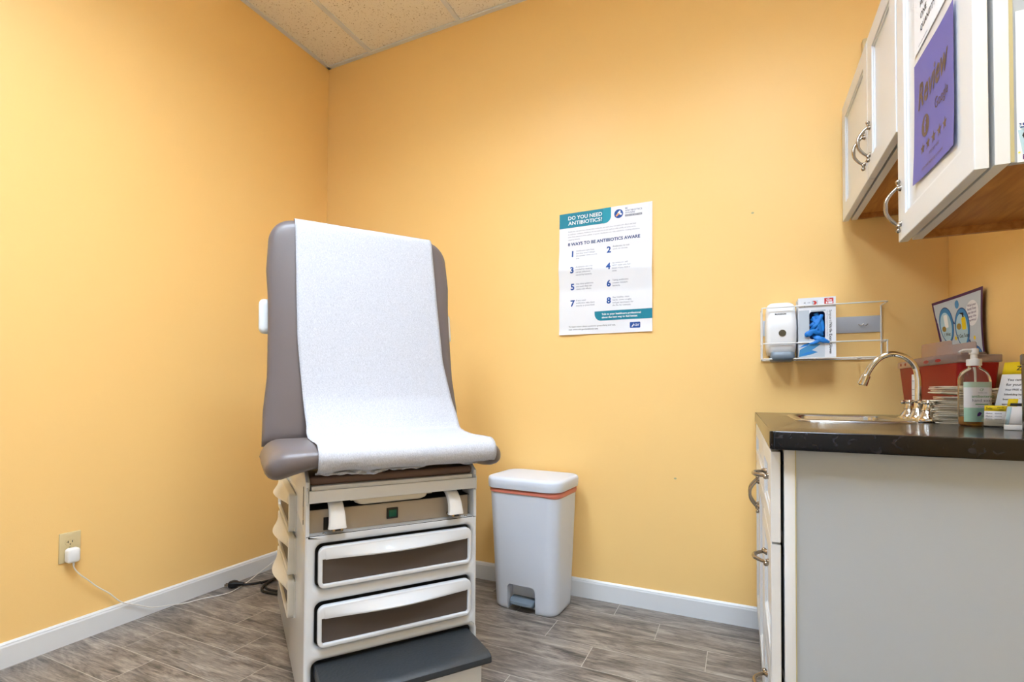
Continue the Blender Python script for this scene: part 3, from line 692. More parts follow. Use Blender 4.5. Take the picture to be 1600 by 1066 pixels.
po.t('BE', .011, 'navy', (.330, .589)); po.t('ANTIBIOTICS', .011, 'navy', (.330, .578), .079); po.t('AWARE', .011, 'navy', (.330, .567), .046); po.grid(.330, .553, .409, .5625, 'grey_ink', 4, 1); po.t('SMART USE, BEST CARE', .0055, 'white_ink', (.333, .5558), .073)
for i, (tx, wd) in enumerate((('Antibiotics can save lives, but any time antibiotics are used, they can cause side effects and lead', .335), ('to antibiotic resistance. Antibiotics do not work on viruses, such as colds and flu, or runny noses,', .335), ('even if the mucus is thick, yellow, or green. Antibiotics are only needed for treating infections', .352), ('caused by bacteria.', .062))): po.t(tx, .0088, 'grey_ink', (.046, .512-i*.0135), wd)
po.t('8 WAYS TO BE ANTIBIOTICS AWARE', .021, 'navy', (.046, .444), .355, .028)
items = [('1', 'Antibiotics save lives,\nbut they aren\'t always\nthe answer when you\'re\nsick.'), ('2', 'Antibiotics do not\nwork on viruses.'), ('3', 'Antibiotics are only\nneeded for treating\ncertain infections\ncaused by bacteria.'), ('4', 'An antibiotic will\nNOT make you feel\nbetter if you have a\nvirus.'), ('5', 'Any time antibiotics\nare used, they can\ncause side effects.'), ('6', 'Taking antibiotics\ncreates resistant\nbacteria.'), ('7', 'If you need\nantibiotics, take them\nexactly as prescribed.'), ('8', 'Stay healthy: clean\nhands, cover coughs,\nand get vaccinated, for\nthe flu, for example.')]
for k, (nu_, tx) in enumerate(items):
    u = .060 if k % 2 == 0 else .242; v = .405-(k//2)*.082-(0 if k % 2 == 0 else -.002)
    po.t(nu_, .042, 'blue_ink', (u, v-.018), None, .035)
    for j, ln in enumerate(tx.split('\n')): po.t(ln, .0108, 'grey_ink', (u+.029, v+.006-j*.0128), None, .004)
po.grid(.214, .062, .456, .108, 'teal', 16, 6, .0008); po.px([(.2145, .062), (.2145, .108), (.182, .108)]+[(.182+.0325-.0325*math.cos(math.radians(a)), .0945-.0325*math.sin(math.radians(a))) for a in (0, 20, 40, 60, 75)], 'teal', .0008)
po.t('Talk to your healthcare professional', .0125, 'white_ink', (.218, .088), .186, .025, h=.0016); po.t('about the best way to feel better.', .0125, 'white_ink', (.218, .073), .172, .025, h=.0016)
po.t('To learn more about antibiotic prescribing and use,', .0105, 'ink', (.050, .036), .235); po.t('visit www.cdc.gov/antibiotic-use.', .0105, 'ink', (.050, .022), .15, .01)
po.px(rrect(.352, .020, .401, .048, .004), 'blue_ink'); po.t('CDC', .014, 'white_ink', (.3745, .029), .023, .02); po.px([(.357, .026), (.364, .031), (.3715, .0445), (.369, .036), (.373, .035), (.366, .027), (.363, .023), (.3625, .028)], 'white_ink', .0007)
tag(po.build('poster', solid=0), 'white and teal antibiotics information poster taped on the back wall', 'poster')

# ================================================================== base cabinets, counter, sink
CX0, CY0, CY1 = .0545, 1.185, YB-.002
ctr_z0, ctr_z1 = .875, .914
b = MB(); hole = rrect(.168, 1.69, .431, 2.10, .06)
v, f = plate_geo(rrect(CX0, CY0, XR-.001, CY1, (.001, .001, .012, .012)[::1]), [hole], ctr_z1-ctr_z0, .003, 2)
b.add(v, f, 'counter', Matrix.Translation((0, 0, (ctr_z0+ctr_z1)/2)), smooth=True)
tag(b.build('countertop', autosm=30), 'black speckled laminate countertop over the white base cabinets', 'countertop')
def shaker(mb, y0, y1, z0, z1, xf_, m='cab', rail=.055, x=0, th=.019, sunk=.008):
    """door/drawer front in the YZ plane; outer face at x, body towards +x"""
    v, f = plate_geo([(y0, z0), (y1, z0), (y1, z1), (y0, z1)], [[(y0+rail, z0+rail), (y1-rail, z0+rail), (y1-rail, z1-rail), (y0+rail, z1-rail)]], th, .002, 2)
    mb.add(v, f, m, Matrix(((0, 0, 1, x+th/2), (1, 0, 0, 0), (0, 1, 0, 0), (0, 0, 0, 1))))
    mb.box((x+sunk, y0+rail-.004, z0+rail-.004), (x+th-.003, y1-rail+.004, z1-rail+.004), m)
    # small inner bead
    v, f = plate_geo([(y0+rail-.001, z0+rail-.001), (y1-rail+.001, z0+rail-.001), (y1-rail+.001, z1-rail+.001), (y0+rail-.001, z1-rail+.001)], [[(y0+rail+.007, z0+rail+.007), (y1-rail-.007, z0+rail+.007), (y1-rail-.007, z1-rail-.007), (y0+rail+.007, z1-rail-.007)]], .006, .002, 2)
    mb.add(v, f, m, Matrix(((0, 0, 1, x+sunk-.001), (1, 0, 0, 0), (0, 1, 0, 0), (0, 0, 0, 1))))
def pull(x, y, z, ln, vertical, parent, out=.030, m='nickel'):
    """arched cabinet pull with flared feet and ball ends; sits on the face at x, stands out to -x"""
    e = Vector((0, 0, 1)) if vertical else Vector((0, 1, 0)); c = Vector((x, y, z)); o = Vector((-1, 0, 0)); hl = ln/2
    pts = [c-e*hl*1.0+o*.004, c-e*hl*.88+o*.009, c-e*hl*.66+o*(out*.62), c-e*hl*.34+o*(out*.93), c+o*out, c+e*hl*.34+o*(out*.93), c+e*hl*.66+o*(out*.62), c+e*hl*.88+o*.009, c+e*hl+o*.004]
    path = smooth_path(pts, 5); n = len(path); b = MB()
    b.tube(path, [interp(abs(i/(n-1)-.5)*2, [(0, .0052), (.5, .0042), (.78, .0036), (.9, .006), (1, .0045)]) for i in range(n)], m, 10)
    for s in (-1, 1):
        b.lathe([(.0001, -.001), (.0075, 0), (.006, .004), (.0035, .009), (.0001, .0095)], m, seg=14, xf=XF(c+e*s*hl*.86, (0, 1, 0), (0, 0, 1), (-1, 0, 0)))
        q = c+e*s*(hl+.010)+o*.006
        b.lathe([(.0001, -.006), (.0045, -.004), (.006, 0), (.0045, .004), (.0001, .006)], m, seg=12, xf=Matrix.Translation(q)); b.tube([c+e*s*hl*.94+o*.005, q], .0032, m, 8)
    return b.build('handle', parent, autosm=60)
FX = .0575    # outer face of the base fronts
D0, D1 = 1.212, 1.602     # drawer cabinet
S0, S1 = 1.606, YB-.004   # sink cabinet
dc = thing('drawer_cabinet', 'white base drawer cabinet with plain side panel at the near end of the counter', 'cabinet', (.39, (D0+D1)/2, 0))
b = MB(); b.box((.104, D0+.002, 0), (XR-.003, D0+.018, .873), 'cabside'); b.box((.104, D1-.016, .1), (XR-.003, D1, .873), 'cab'); b.box((.16, D0+.018, .1), (XR-.003, D1-.016, .115), 'cab')
b.box((.16, D0+.02, 0), (.172, D1, .1), 'dark'); b.box((XR-.012, D0+.02, .12), (XR-.004, D1-.02, .873), 'cab'); b.box((.12, D0+.02, .12), (.13, D1-.02, .86), 'dark')
carc = b.build('carcass', dc)
b = MB()
b.box((.083, D0, .0), (.104, D0+.04, .873), 'cab', .0015); b.box((.083, D1-.03, .1), (.104, D1, .873), 'cab'); b.box((.083, D0+.03, .835), (.104, D1-.03, .873), 'cab'); b.box((.083, D0+.03, .1), (.104, D1-.03, .125), 'cab')
for z in (.655, .36): b.box((.083, D0+.03, z), (.104, D1-.03, z+.03), 'cab')
b.build('face_frame', dc)
b = MB(); b.box((.1035, D0-.0008, .0), (.1055, D0+.004, .873), 'bead'); b.build('caulk_line', dc)
for (z0, z1, hz) in ((.6745, .868, .800), (.375, .669, .600), (.110, .370, .30)):
    b = MB(); shaker(b, D0+.001, D1-.008, z0, z1, None, x=FX, rail=.045); dr = b.build('drawer', dc)
    b = MB(); b.box((FX+.019, D0+.03, z0+.02), (.30, D1-.03, z1-.03), 'dark'); b.build('drawer_box', dr)
    pull(FX, 1.355, hz, .092, False, dr)
sc = thing('sink_cabinet', 'white two-door base cabinet under the sink beside the back wall', 'cabinet', (.39, (S0+S1)/2, 0))
b = MB(); b.box((.104, S0, .1), (XR-.003, S0+.016, .873), 'cab'); b.box((.104, S1-.016, 0), (XR-.003, S1, .873), 'cab'); b.box((.16, S0+.016, .1), (XR-.003, S1-.016, .115), 'cab'); b.box((.16, S0, 0), (.172, S1-.016, .1), 'dark'); b.box((.118, S0+.018, .12), (.122, S1-.018, .70), 'dark'); b.build('carcass', sc)
b = MB(); b.box((.083, S0, .1), (.104, S0+.03, .873), 'cab'); b.box((.083, S1-.03, .1), (.104, S1, .873), 'cab'); b.box((.083, S0+.03, .835), (.104, S1-.03, .873), 'cab'); b.box((.083, S0+.03, .66), (.104, S1-.03, .69), 'cab'); b.box((.083, S0+.03, .1), (.104, S1-.03, .125), 'cab'); b.build('face_frame', sc)
sm_ = (S0+S1)/2
b = MB(); shaker(b, S0+.006, S1-.012, .712, .868, None, x=FX, rail=.045); b.build('false_front', sc)
for y0, y1, hy in ((S0+.006, sm_-.002, sm_-.03), (sm_+.002, S1-.012, sm_+.03)):
    b = MB(); shaker(b, y0, y1, .110, .706, None, x=FX); d = b.build('door', sc); pull(FX, hy, .640, .10, True, d)
# sink
sk = thing('sink', 'stainless steel drop-in sink set in the black countertop', 'sink', (.31, 1.895, .914))
b = MB(); rings = []
def sr(g): return rrect(.150+g, 1.675+g, .449-g, 2.115-g, max(.02, .065-g), 8)
for g, z in ((0, .9145), (.004, .918), (.016, .9195), (.022, .917), (.026, .908), (.034, .84), (.045, .79), (.075, .776), (.13, .772)): rings.append([Vector((x, y, z)) for x, y in sr(g)])
rings2 = [[Vector((x, y, z)) for x, y in sr(g)] for g, z in ((.14, .7705), (.05, .786), (.038, .84), (.030, .905), (.0285, .9136), (.0, .9142))]
b.loft(rings+rings2, 'steel', caps=False, closed=True); bpy_ = b.build('sink_bowl', sk, autosm=50)
b = MB(); b.lathe([(.0001, .7725), (.02, .7725), (.035, .7735), (.04, .7722), (.04, .769), (.0001, .769)], 'chrome', c=(.31, 1.895, 0)); b.build('drain', sk)
# faucet
fc = thing('faucet', 'chrome gooseneck faucet with two handles beside the sink', 'faucet', (.478, 1.86, .914))
def bell(c, k=1): return [(.0001, 0), (.030*k, 0), (.030*k, .004), (.024*k, .012), (.017*k, .022), (.015*k, .026), (.016*k, .028), (.0125*k, .034), (.011*k, .05), (.012*k, .053), (.0085*k, .058), (.0001, .06)]
fy = 1.86
b = MB(); b.box((.452, fy-.11, .9142), (.508, fy+.11, .920), 'chrome', .0025)
b.lathe(bell(0, .95), 'chrome', c=(.482, fy, .920)); b.build('faucet_base', fc, autosm=45)
b = MB(); pth = smooth_path([(.482, fy, .955), (.482, fy, 1.0), (.482, fy, 1.04), (.474, fy, 1.078), (.452, fy, 1.105), (.420, fy, 1.1165), (.388, fy, 1.105), (.364, fy, 1.075), (.352, fy, 1.048)], 8)
b.tube(pth, .0085, 'chrome', 16)
d_ = (pth[-1]-pth[-3]).normalized(); e0 = pth[-1]
b.tube([e0-d_*.006, e0-d_*.004, e0-d_*.002, e0+d_*.024, e0+d_*.027, e0+d_*.027], [.0085, .011, .0115, .0135, .0135, .0105], 'chrome', 18); b.build('spout', fc, autosm=40)
for s in (-1, 1):
    c = (.482, fy+s*.085, .920)
    b = MB(); b.lathe([(.0001, 0), (.030, 0), (.030, .004), (.022, .014), (.015, .024), (.014, .027), (.016, .029), (.0135, .036), (.011, .044), (.013, .050), (.009, .056), (.0001, .058)], 'chrome', c=c)
    for a in (20, 110, 200, 290):
        a = math.radians(a); e = Vector((math.cos(a), math.sin(a), 0)); p = Vector((c[0], c[1], c[2]+.050))
        b.tube([p+e*.004, p+e*.014, p+e*.017, p+e*.024, p+e*.026], [.0045, .0035, .006, .006, .003], 'chrome', 12)
    b.build('faucet_handle', fc, autosm=40)

# ================================================================== wall cabinets
UX = .3697
def wall_cab(label, y0, y1, z0, z1, doors, handles):
    t = thing('wall_cabinet', label, 'cabinet', ((UX+XR)/2, (y0+y1)/2, z0))
    b = MB(); b.box((.4195, y0, z0), (XR-.002, y0+.012, z1), 'cabside'); b.box((.4195, y1-.012, z0), (XR-.002, y1, z1), 'cab'); b.box((.4195, y0+.012, z1-.014), (XR-.002, y1-.012, z1), 'cab'); b.box((XR-.008, y0+.012, z0+.002), (XR-.002, y1-.012, z1-.014), 'cab'); b.box((.43, y0+.014, z0+.1), (.434, y1-.014, z1-.03), 'dark')
    c = b.build('carcass', t)
    b = MB(); b.box((.4185, y0+.012, z0+.018), (XR-.008, y1-.012, z0+.026), 'wood'); b.box((XR-.024, y0+.012, z0), (XR-.008, y1-.012, z0+.018), 'wood'); b.box((.4195, y1-.0135, z0-.0005), (XR-.003, y1-.0005, z0+.018), 'wood'); b.build('bottom_panel', t)
    b = MB(); v, f = plate_geo([(y0-.001, z0), (y1, z0), (y1, z1), (y0-.001, z1)], [[(y0+.04, z0+.03), (y1-.04, z0+.03), (y1-.04, z1-.04), (y0+.04, z1-.04)]], .0205, .001, 1)
    b.add(v, f, 'cab', Matrix(((0, 0, 1, .4085), (1, 0, 0, 0), (0, 1, 0, 0), (0, 0, 0, 1)))); b.build('face_frame', t)
    for (a, c2), (hy, hz, ln) in zip(doors, handles):
        b = MB(); shaker(b, a, c2, z0-.004, z1+.004, None, x=UX, th=.0205, rail=.058); d = b.build('door', t); pull(UX, hy, hz, ln, True, d, out=.032)
    return t
wc1 = wall_cab('tall white wall cabinet nearest the camera with purple notice on its door', 1.118, 1.575, 1.388, 2.126, [(1.114, 1.572)], [(1.548, 1.470, .105)])
wc2 = wall_cab('short white two-door wall cabinet above the sink beside the back wall', 1.58, YB-.03, 1.682, 2.126, [(1.585, 1.900), (1.904, YB-.035)], [(1.934, 1.785, .10), (1.868, 1.785, .10)][::-1])
# bead between side panel and frame
b = MB(); b.box((.4185, 1.1165, 1.389), (.4235, 1.119, 2.126), 'bead'); b.build('caulk_line', wc1)
b = MB(); b.box((.442, YB-.03, 2.30), (.49, YB, 2.40), 'ivory', .004); tag(b.build('wall_sensor'), 'small cream box mounted high on the back wall above the cabinets', 'wall sensor')
# purple notice on the door; x reads from far to near
def dsurf(y0, z0, curl, lift=-.0070, wd=.243, tilt=0):
    def f(u, v, h): return Vector((UX-lift-h-curl(u, v), y0-u, z0+v+tilt*u))
    return f
pn = Sheet(.250, .283, dsurf(1.457, 1.486, lambda u, v: .0035*max(0, (u/.25-.6)/.4)**1.6+.003*max(0, 1-u/.05)*max(0, 1-v/.2)+.002*max(0, 1-v/.08)+.0008, tilt=-.06), 'purple', 16, 16)
pn.t('Review', .078, 'brown_ink', (.030, .165), .190, .022, shear=.3, rot=.05)
pn.t('Google', .034, 'brown_ink', (.135, .120), .080, .0)
pn.px(circle(.075, .112, .024), 'brown_ink'); pn.t('f', .044, 'purple', (.069, .098), None, .03, h=.0009)
for k in range(5): pn.px(star(.058+k*.034, .066, .0145), 'brown_ink')
pn.t('on your visit', .014, 'brown_ink', (.10, .038), .06); pn.t('scan and leave us a review', .013, 'brown_ink', (.055, .016), .13)
tag(pn.build('review_notice'), 'purple notice reading Review with five stars taped on the wall cabinet door', 'notice')
wn = Sheet(.216, .26, dsurf(1.452, 1.788, lambda u, v: .001), 'sheet', 6, 6)
wn.t('ONE', .020, 'ink', (.045, .062), None, .01); wn.t('QUANTITY ONLY', .020, 'ink', (.045, .034), .15, .01); wn.t('PLEASE TAKE', .020, 'ink', (.045, .090), .13, .01); wn.grid(.03, .008, .09, .0095, 'grey_ink', 2, 1)
tag(wn.build('paper_notice'), 'white notice with black lettering above the purple notice on the cabinet door', 'notice')
# flyer on the near side panel of the wall cabinet
def fsurf(u, v, h): return Vector((.427+u, 1.1175-h-.0006, 1.387+v))
fl = Sheet(.20, .26, fsurf, 'sheet', 4, 4)
fl.px([(.002, .062), (.012, .066), (.19, .069), (.19, .074), (.002, .067)][:3]+[(.19, .052), (.012, .050), (.0125, .0012), (.19, .0)][:1]+[(.010, .050)], 'blue3')
fl.px([(.001, .055), (.17, .058), (.17, .004), (.0085, .004)], 'blue3'); fl.px([(.002, .066), (.006, .062), (.0035, .058), (.17, .0615), (.17, .0715)], 'navy', .0007); fl.t('LIKE', .010, 'white_ink', (.0050, .0605), None, .02, h=.0010); fl.t('C', .030, 'ink', (.0058, .035), None, .03, h=.0009); fl.grid(.0085, .018, .06, .032, 'ink', 2, 1, .0008); fl.px(star(.0025, .0165, .0022, 5, .5), 'star', .0006); fl.grid(.0068, .004, .17, .0125, 'purple_ink', 2, 1, .0008); fl.t('WWW', .006, 'white_ink', (.0080, .006), None, .02, h=.0011)
tag(fl.build('side_flyer'), 'white and blue flyer partly in view on the near side of the wall cabinet', 'flyer')

# ================================================================== wire rack, dispenser, gloves
rk = thing('wire_rack', 'white wire glove box rack mounted on the back wall beside the cabinets', 'rack', (.29, YB, 1.13))
rx0, rx1, ryf, ryr = .079, .498, 2.262, YB-.006
b = MB(); R0 = .0026
def rod(*pts, r=R0, cl=False): b.tube(pts, r, 'wire', 8, closed=cl)
zt, zm, zb = 1.3415, 1.196, 1.1335
for z, full in ((zt, 1), (zm, 1), (zb, 1)): rod((rx0, ryr, z), (rx0, ryf+.006, z), (rx0+.006, ryf, z), (rx1-.006, ryf, z), (rx1, ryf+.006, z), (rx1, ryr, z), r=R0)
rod((rx0, ryr, zb), (rx1, ryr, zb))
rod((rx0, ryr, zt+.002), (rx0, ryr, zb-.002), r=.003); rod((rx1, ryr, zt+.002), (rx1, ryr, zb-.002), r=.003)
rod((rx0, ryf+.003, zm), (rx0, ryf+.003, zb)); rod((rx1-.002, ryf+.003, zm), (rx1-.002, ryf+.003, zb)); rod((rx0, ryf+.003, zt), (rx0, ryf+.003, zm))
for x in (.15, .27, .42): rod((x, ryf, zb), (x, ryr, zb))
b.build('wire_frame', rk)
b = MB(); b.box((rx0+.004, YB-.0045, 1.238), (rx1-.002, YB-.001, 1.303), 'zinc', .0008); b.build('mounting_plate', rk)
b = MB(); b.tube(smooth_path([(.425, YB-.004, 1.270), (.432, YB-.012, 1.265), (.440, YB-.014, 1.272)], 4), .0016, 'nickel', 8); b.tube(smooth_path([(.440, YB-.008, 1.268), (.447, YB-.012, 1.264), (.455, YB-.008, 1.271)], 4), .0014, 'nickel', 8); b.build('hook', rk)
sd = thing('soap_dispenser', 'white wall soap dispenser with round window standing in the wire rack', 'soap dispenser', (.148, 2.315, 1.14))
b = MB(); rings = []
sx0, sx1 = .0925, .2035
for z, fr, ins in ((1.152, .060, .012), (1.156, .068, .006), (1.18, .078, .002), (1.22, .083, 0), (1.255, .084, 0), (1.29, .081, 0), (1.296, .0775, .001), (1.325, .072, .002), (1.345, .066, .004), (1.358, .058, .009), (1.366, .045, .018), (1.369, .02, .03)):
    y1_ = YB-.008; y0_ = y1_-fr-.012
    rings.append([Vector((x, y, z)) for x, y in rrect(sx0+ins, y0_, sx1-ins, y1_-.001*0, (.004, .004, .022, .022), 6)])
b.loft(rings, 'white_plastic'); sb = b.build('dispenser_body', sd, autosm=50)
b = MB(); yb0 = YB-.096; b.lathe([(.0001, .0018), (.0132, .0012), (.0140, -.004)], 'smoke', seg=28, xf=XF((.152, YB-.1045, 1.2375), (1, 0, 0), (0, 0, 1))); b.build('round_window', sb)
b = MB(); b.text('McKESSON', .0085, 'ink', XF((.126, YB-.0962, 1.313), (1, 0, 0), (0, .12, 1)), width=.040, bold=.035); b.build('lettering', sb)
b = MB(); v_ = []
for z, fr, ins in ((1.1245, .070, .016), (1.128, .084, .011), (1.138, .0905, .008), (1.150, .090, .008), (1.161, .084, .010), (1.163, .07, .014)): v_.append([Vector((x, y, z)) for x, y in rrect(sx0+ins+.008, YB-.02-fr-.006, sx1-ins, YB-.02, (.004, .004, .016, .016), 5)])
b.loft(v_, 'grey_plastic'); b.build('push_bar', sd, autosm=50)
gb = thing('glove_box', 'white box of blue nitrile exam gloves standing in the wire rack', 'glove box', (.27, 2.31, 1.14))
gx0, gx1, gz0, gz1, gy = .2085, .3345, 1.1375, 1.3725, 2.2665
b = MB(); v, f = plate_geo([(gx0, gz0), (gx1, gz0), (gx1, gz1), (gx0, gz1)], [rrect(gx0+.037, gz0+.070, gx0+.090, gz0+.180, .012)], .0012, 0)
GX = XF((0, gy, 0), (1, 0, 0), (0, 0, 1)); b.add(v, f, 'sheet', GX)
b.box((gx0, gy+.001, gz0), (gx0+.001, YB-.012, gz1), 'sheet'); b.box((gx1-.001, gy+.001, gz0), (gx1, YB-.012, gz1), 'sheet'); b.box((gx0, gy+.001, gz0), (gx1, YB-.012, gz0+.001), 'sheet'); b.box((gx0, gy+.001, gz1-.001), (gx1, YB-.012, gz1), 'sheet'); b.box((gx0, YB-.013, gz0), (gx1, YB-.012, gz1), 'sheet'); b.box((gx0+.02, gy+.035, gz0+.05), (gx0+.11, gy+.036, gz0+.2), 'hole')
GF = XF((gx0, gy-.0007, gz0), (1, 0, 0), (0, 0, 1))
def gs(loop, m, h=.0002): b.shape(loop, m, GF @ Matrix.Translation((0, 0, h)))
M['boxgrey'] = mat('grey_box_print', 'C9D2DA', .5)
gs([(.001, .001), (.088, .001), (.088, .068), (.001, .068)], 'boxgrey'); gs([(.001, .068), (.0368, .068), (.0368, .186), (.001, .186)], 'boxgrey'); gs([(.043, .179), (.092, .179), (.092, .186), (.043, .186)], 'boxgrey')
# printed hand picture in blues
gs([(.001, .002), (.004, .030), (.020, .040), (.050, .058), (.075, .050), (.045, .028), (.066, .020), (.040, .010)], 'blue2', .0004); gs([(.001, .038), (.02, .052), (.05, .062), (.03, .046)], 'glove', .0005); gs([(.004, .008), (.028, .012), (.06, .024), (.03, .02)], 'glove', .0005)
gs([(.088, .205), (.118, .205), (.118, .230), (.088, .230)], 'red'); gs([(.0935, .2085), (.0985, .2085), (.0985, .2165), (.0935, .2165)], 'sheet', .0004); gs([(.101, .2085), (.115, .2085), (.115, .2165), (.101, .2165)], 'sheet', .0004)
b.text('Gx', .012, 'sheet', GF @ Matrix.Translation((.0945, .219, .0005)), width=.02, bold=.03)
gs([(.046, .203), (.066, .203), (.066, .223), (.046, .223)], 'boxgrey'); gs([(.049, .206), (.058, .206), (.063, .214), (.058, .222), (.049, .222), (.055, .214)], 'red', .0004)
b.text('X', .010, 'ink', GF @ Matrix.Translation((.018, .212, .0003))); b.text('100', .007, 'grey_ink', GF @ Matrix.Translation((.030, .213, .0003))); b.text('L', .010, 'ink', GF @ Matrix.Translation((.019, .200, .0003)))
b.text('Nitrile Exam Gloves', .0125, 'ink', GF @ Matrix.Translation((.1045, .133, .0003)) @ Matrix.Rotation(-PI/2, 4, 'Z'), width=.120, bold=.02)
b.text('Synguard', .0115, 'ink', GF @ Matrix.Translation((.1045, .183, .0003)) @ Matrix.Rotation(-PI/2, 4, 'Z'), width=.045)
b.text('Powder-Free, Latex-Free, Non-Sterile', .006, 'grey_ink', GF @ Matrix.Translation((.0955, .18, .0003)) @ Matrix.Rotation(-PI/2, 4, 'Z'), width=.10)
b.build('carton', gb)
gl = thing('disposable_glove', 'bright blue crumpled gloves poking out of the glove box opening', 'gloves', (.27, gy, 1.24))
def blob(pts, rad, flat, seed, m='glove'):
    bb = MB(); path = smooth_path(pts, 6); rings = []; n = len(path)
    for i, p in enumerate(path):
        t = i/(n-1); r = interp(t, rad); T = (path[min(i+1, n-1)]-path[max(i-1, 0)]).normalized(); a1 = T.cross(Vector((0, 1, 0))).normalized(); a2 = T.cross(a1)
        rings.append([p+a1*math.cos(2*PI*k/14)*r*(1+.3*noise.noise(Vector((k*.8, i*.5, seed))))+a2*math.sin(2*PI*k/14)*r*flat*(1+.5*noise.noise(Vector((k*.9, i*.4, seed+5)))) for k in range(14)])
    bb.loft(rings, m); return bb
for i, (pts, rad, fl_) in enumerate(((((.255, gy+.02, 1.292), (.272, gy+.006, 1.275), (.280, gy+.003, 1.25), (.287, gy+.008, 1.222)), [(0, .006), (.4, .010), (1, .008)], .5),
    (((.262, gy+.016, 1.25), (.270, gy+.002, 1.262), (.282, gy+.004, 1.287), (.289, gy+.01, 1.305)), [(0, .006), (.5, .008), (1, .006)], .5),
    (((.290, gy+.012, 1.235), (.277, gy-.004, 1.232), (.258, gy-.010, 1.238), (.240, gy-.011, 1.228), (.233, gy-.008, 1.218)), [(0, .008), (.5, .009), (.8, .011), (1, .004)], .45),
    (((.262, gy+.008, 1.225), (.270, gy-.006, 1.214), (.285, gy-.010, 1.205), (.300, gy-.009, 1.199), (.312, gy-.006, 1.195)), [(0, .008), (.5, .011), (1, .004)], .4),
    (((.278, gy+.01, 1.300), (.289, gy+.006, 1.27), (.290, gy+.006, 1.24)), [(0, .007), (.5, .008), (1, .007)], .6),
    (((.262, gy+.014, 1.300), (.268, gy+.010, 1.27), (.262, gy+.012, 1.24)), [(0, .006), (.5, .009), (1, .006)], .5),
    (((.250, gy+.010, 1.245), (.262, gy-.001, 1.258), (.275, gy+.001, 1.27)), [(0, .004), (.5, .006), (1, .004)], .4),
    (((.250, gy+.006, 1.226), (.262, gy-.004, 1.236), (.274, gy-.001, 1.252)), [(0, .004), (.5, .005), (1, .003)], .4),
    (((.262, gy+.002, 1.213), (.275, gy-.009, 1.203), (.262, gy-.008, 1.194), (.245, gy-.006, 1.190)), [(0, .006), (.5, .007), (1, .003)], .4),
    (((.270, gy+.016, 1.312), (.276, gy+.014, 1.285), (.250, gy+.016, 1.262)), [(0, .008), (.5, .010), (1, .007)], .6))):
    blob(pts, rad, fl_, i*3.3).build('glove_fold', gl, autosm=70)

# ================================================================== things on the counter
ZC = .9142
# sharps container (red box, clear lid)
shp = thing('sharps_container', 'red sharps container with clear plastic lid in the counter corner', 'sharps container', (.60, 2.05, ZC), math.radians(7))
def SH(mb, name, parent=shp, **k): return mb.build(name, parent, world=False, **k)
b = MB(); rings = []
def shr(k, z): return [Vector((x, y, z)) for x, y in rrect(-.052*k, -.195*k+.0, .048*k, .20*k, .012)]
for z, k in ((0, .84), (.004, .86), (.172, 1.0), (.1725, .98), (.006, .84)): rings.append(shr(k, z))
b.loft(rings, 'sharps'); SH(b, 'container_body', autosm=50)
b = MB(); rings = []
for z, k in ((.173, 1.03), (.175, 1.05), (.193, 1.05), (.195, 1.03)): rings.append(shr(k, z))
b.loft(rings, 'lid', smooth=True)
b.build
lid = SH(b, 'container_lid', autosm=40)
b = MB()
for y0, y1, z1, lean in ((-.17, .02, .236, -.01), (.00, .17, .256, .02)):
    v, f = plate_geo(rrect(y0, .188, y1, z1, .008), [], .0022, .0008)
    b.add(v, f, 'lid', Matrix(((0, 0, 1, lean), (1, 0, 0, 0), (0, 1, 0, 0), (0, 0, 0, 1))) @ Matrix.Rotation(.08, 4, 'Y'))
b.box((-.03, -.16, .19), (.035, .16, .205), 'lid', .006); SH(b, 'lid_flap', lid)
for y, w_ in ((.17, .006), (.135, .007), (.07, .022), (-.015, .018), (-.09, .018)):
    b = MB(); b.shape(circle(y, .1845, w_, .0055, 14), 'sharps', Matrix(((0, 0, 1, -.0562), (1, 0, 0, 0), (0, 1, 0, 0), (0, 0, 0, 1)))); SH(b, 'lid_opening', lid)
b = MB(); b.box((-.0512, .078, .03), (-.0505, .100, .148), 'white_ink')
for z in (.05, .075, .095, .125): b.box((-.0516, .080, z), (-.0511, .098, z+.0018), 'grey_ink')
bl = SH(b, 'fill_label'); bl['label'] = 'white vertical fill-level strip'
# folded paper towels, two stacks
def towel_mesh(seed, w_, d_, th):
    rnd = random.Random(seed); m = MB(); nx, ny = 10, 8; rings = []
    top = [[0]*(ny+1) for _ in range(nx+1)]
    def P_(i, j, s):
        x = -w_/2+w_*i/nx; y = -d_/2+d_*j/ny; e = noise.noise(Vector((x*20, y*20, seed)))*.0005
        return Vector((x+.0012*noise.noise(Vector((y*60, seed, s))), y, s*th/2*(1-.35*((abs(i/nx-.5)*2)**8))+e))
    vs_ = [P_(i, j, s) for s in (1, 0, -1) for i in range(nx+1) for j in range(ny+1)]
    # two plies joined at the fold: outer shell top and bottom
    N_ = (nx+1)*(ny+1); idx = lambda s, i, j: s*N_+i*(ny+1)+j; fs = []
    for i in range(nx):
        for j in range(ny):
            fs.append((idx(0, i, j), idx(0, i+1, j), idx(0, i+1, j+1), idx(0, i, j+1))); fs.append((idx(2, i, j), idx(2, i, j+1), idx(2, i+1, j+1), idx(2, i+1, j)))
    for a in ((0, 1), (1, 2)):
        for i in range(nx):
            for j in (0, ny): fs.append((idx(a[0], i, j), idx(a[0], i+1, j), idx(a[1], i+1, j), idx(a[1], i, j)))
        for j in range(ny):
            for i in (0, nx): fs.append((idx(a[0], i, j), idx(a[0], i, j+1), idx(a[1], i, j+1), idx(a[1], i, j)))
    m.add([v for v in vs_], fs, 'towel', smooth=False); return m
protos = []
for k in range(3):
    protos.append(towel_mesh(k*11+3, .105-.004*k, .10-.003*k, .0036).build('paper_towel', None, world=False))
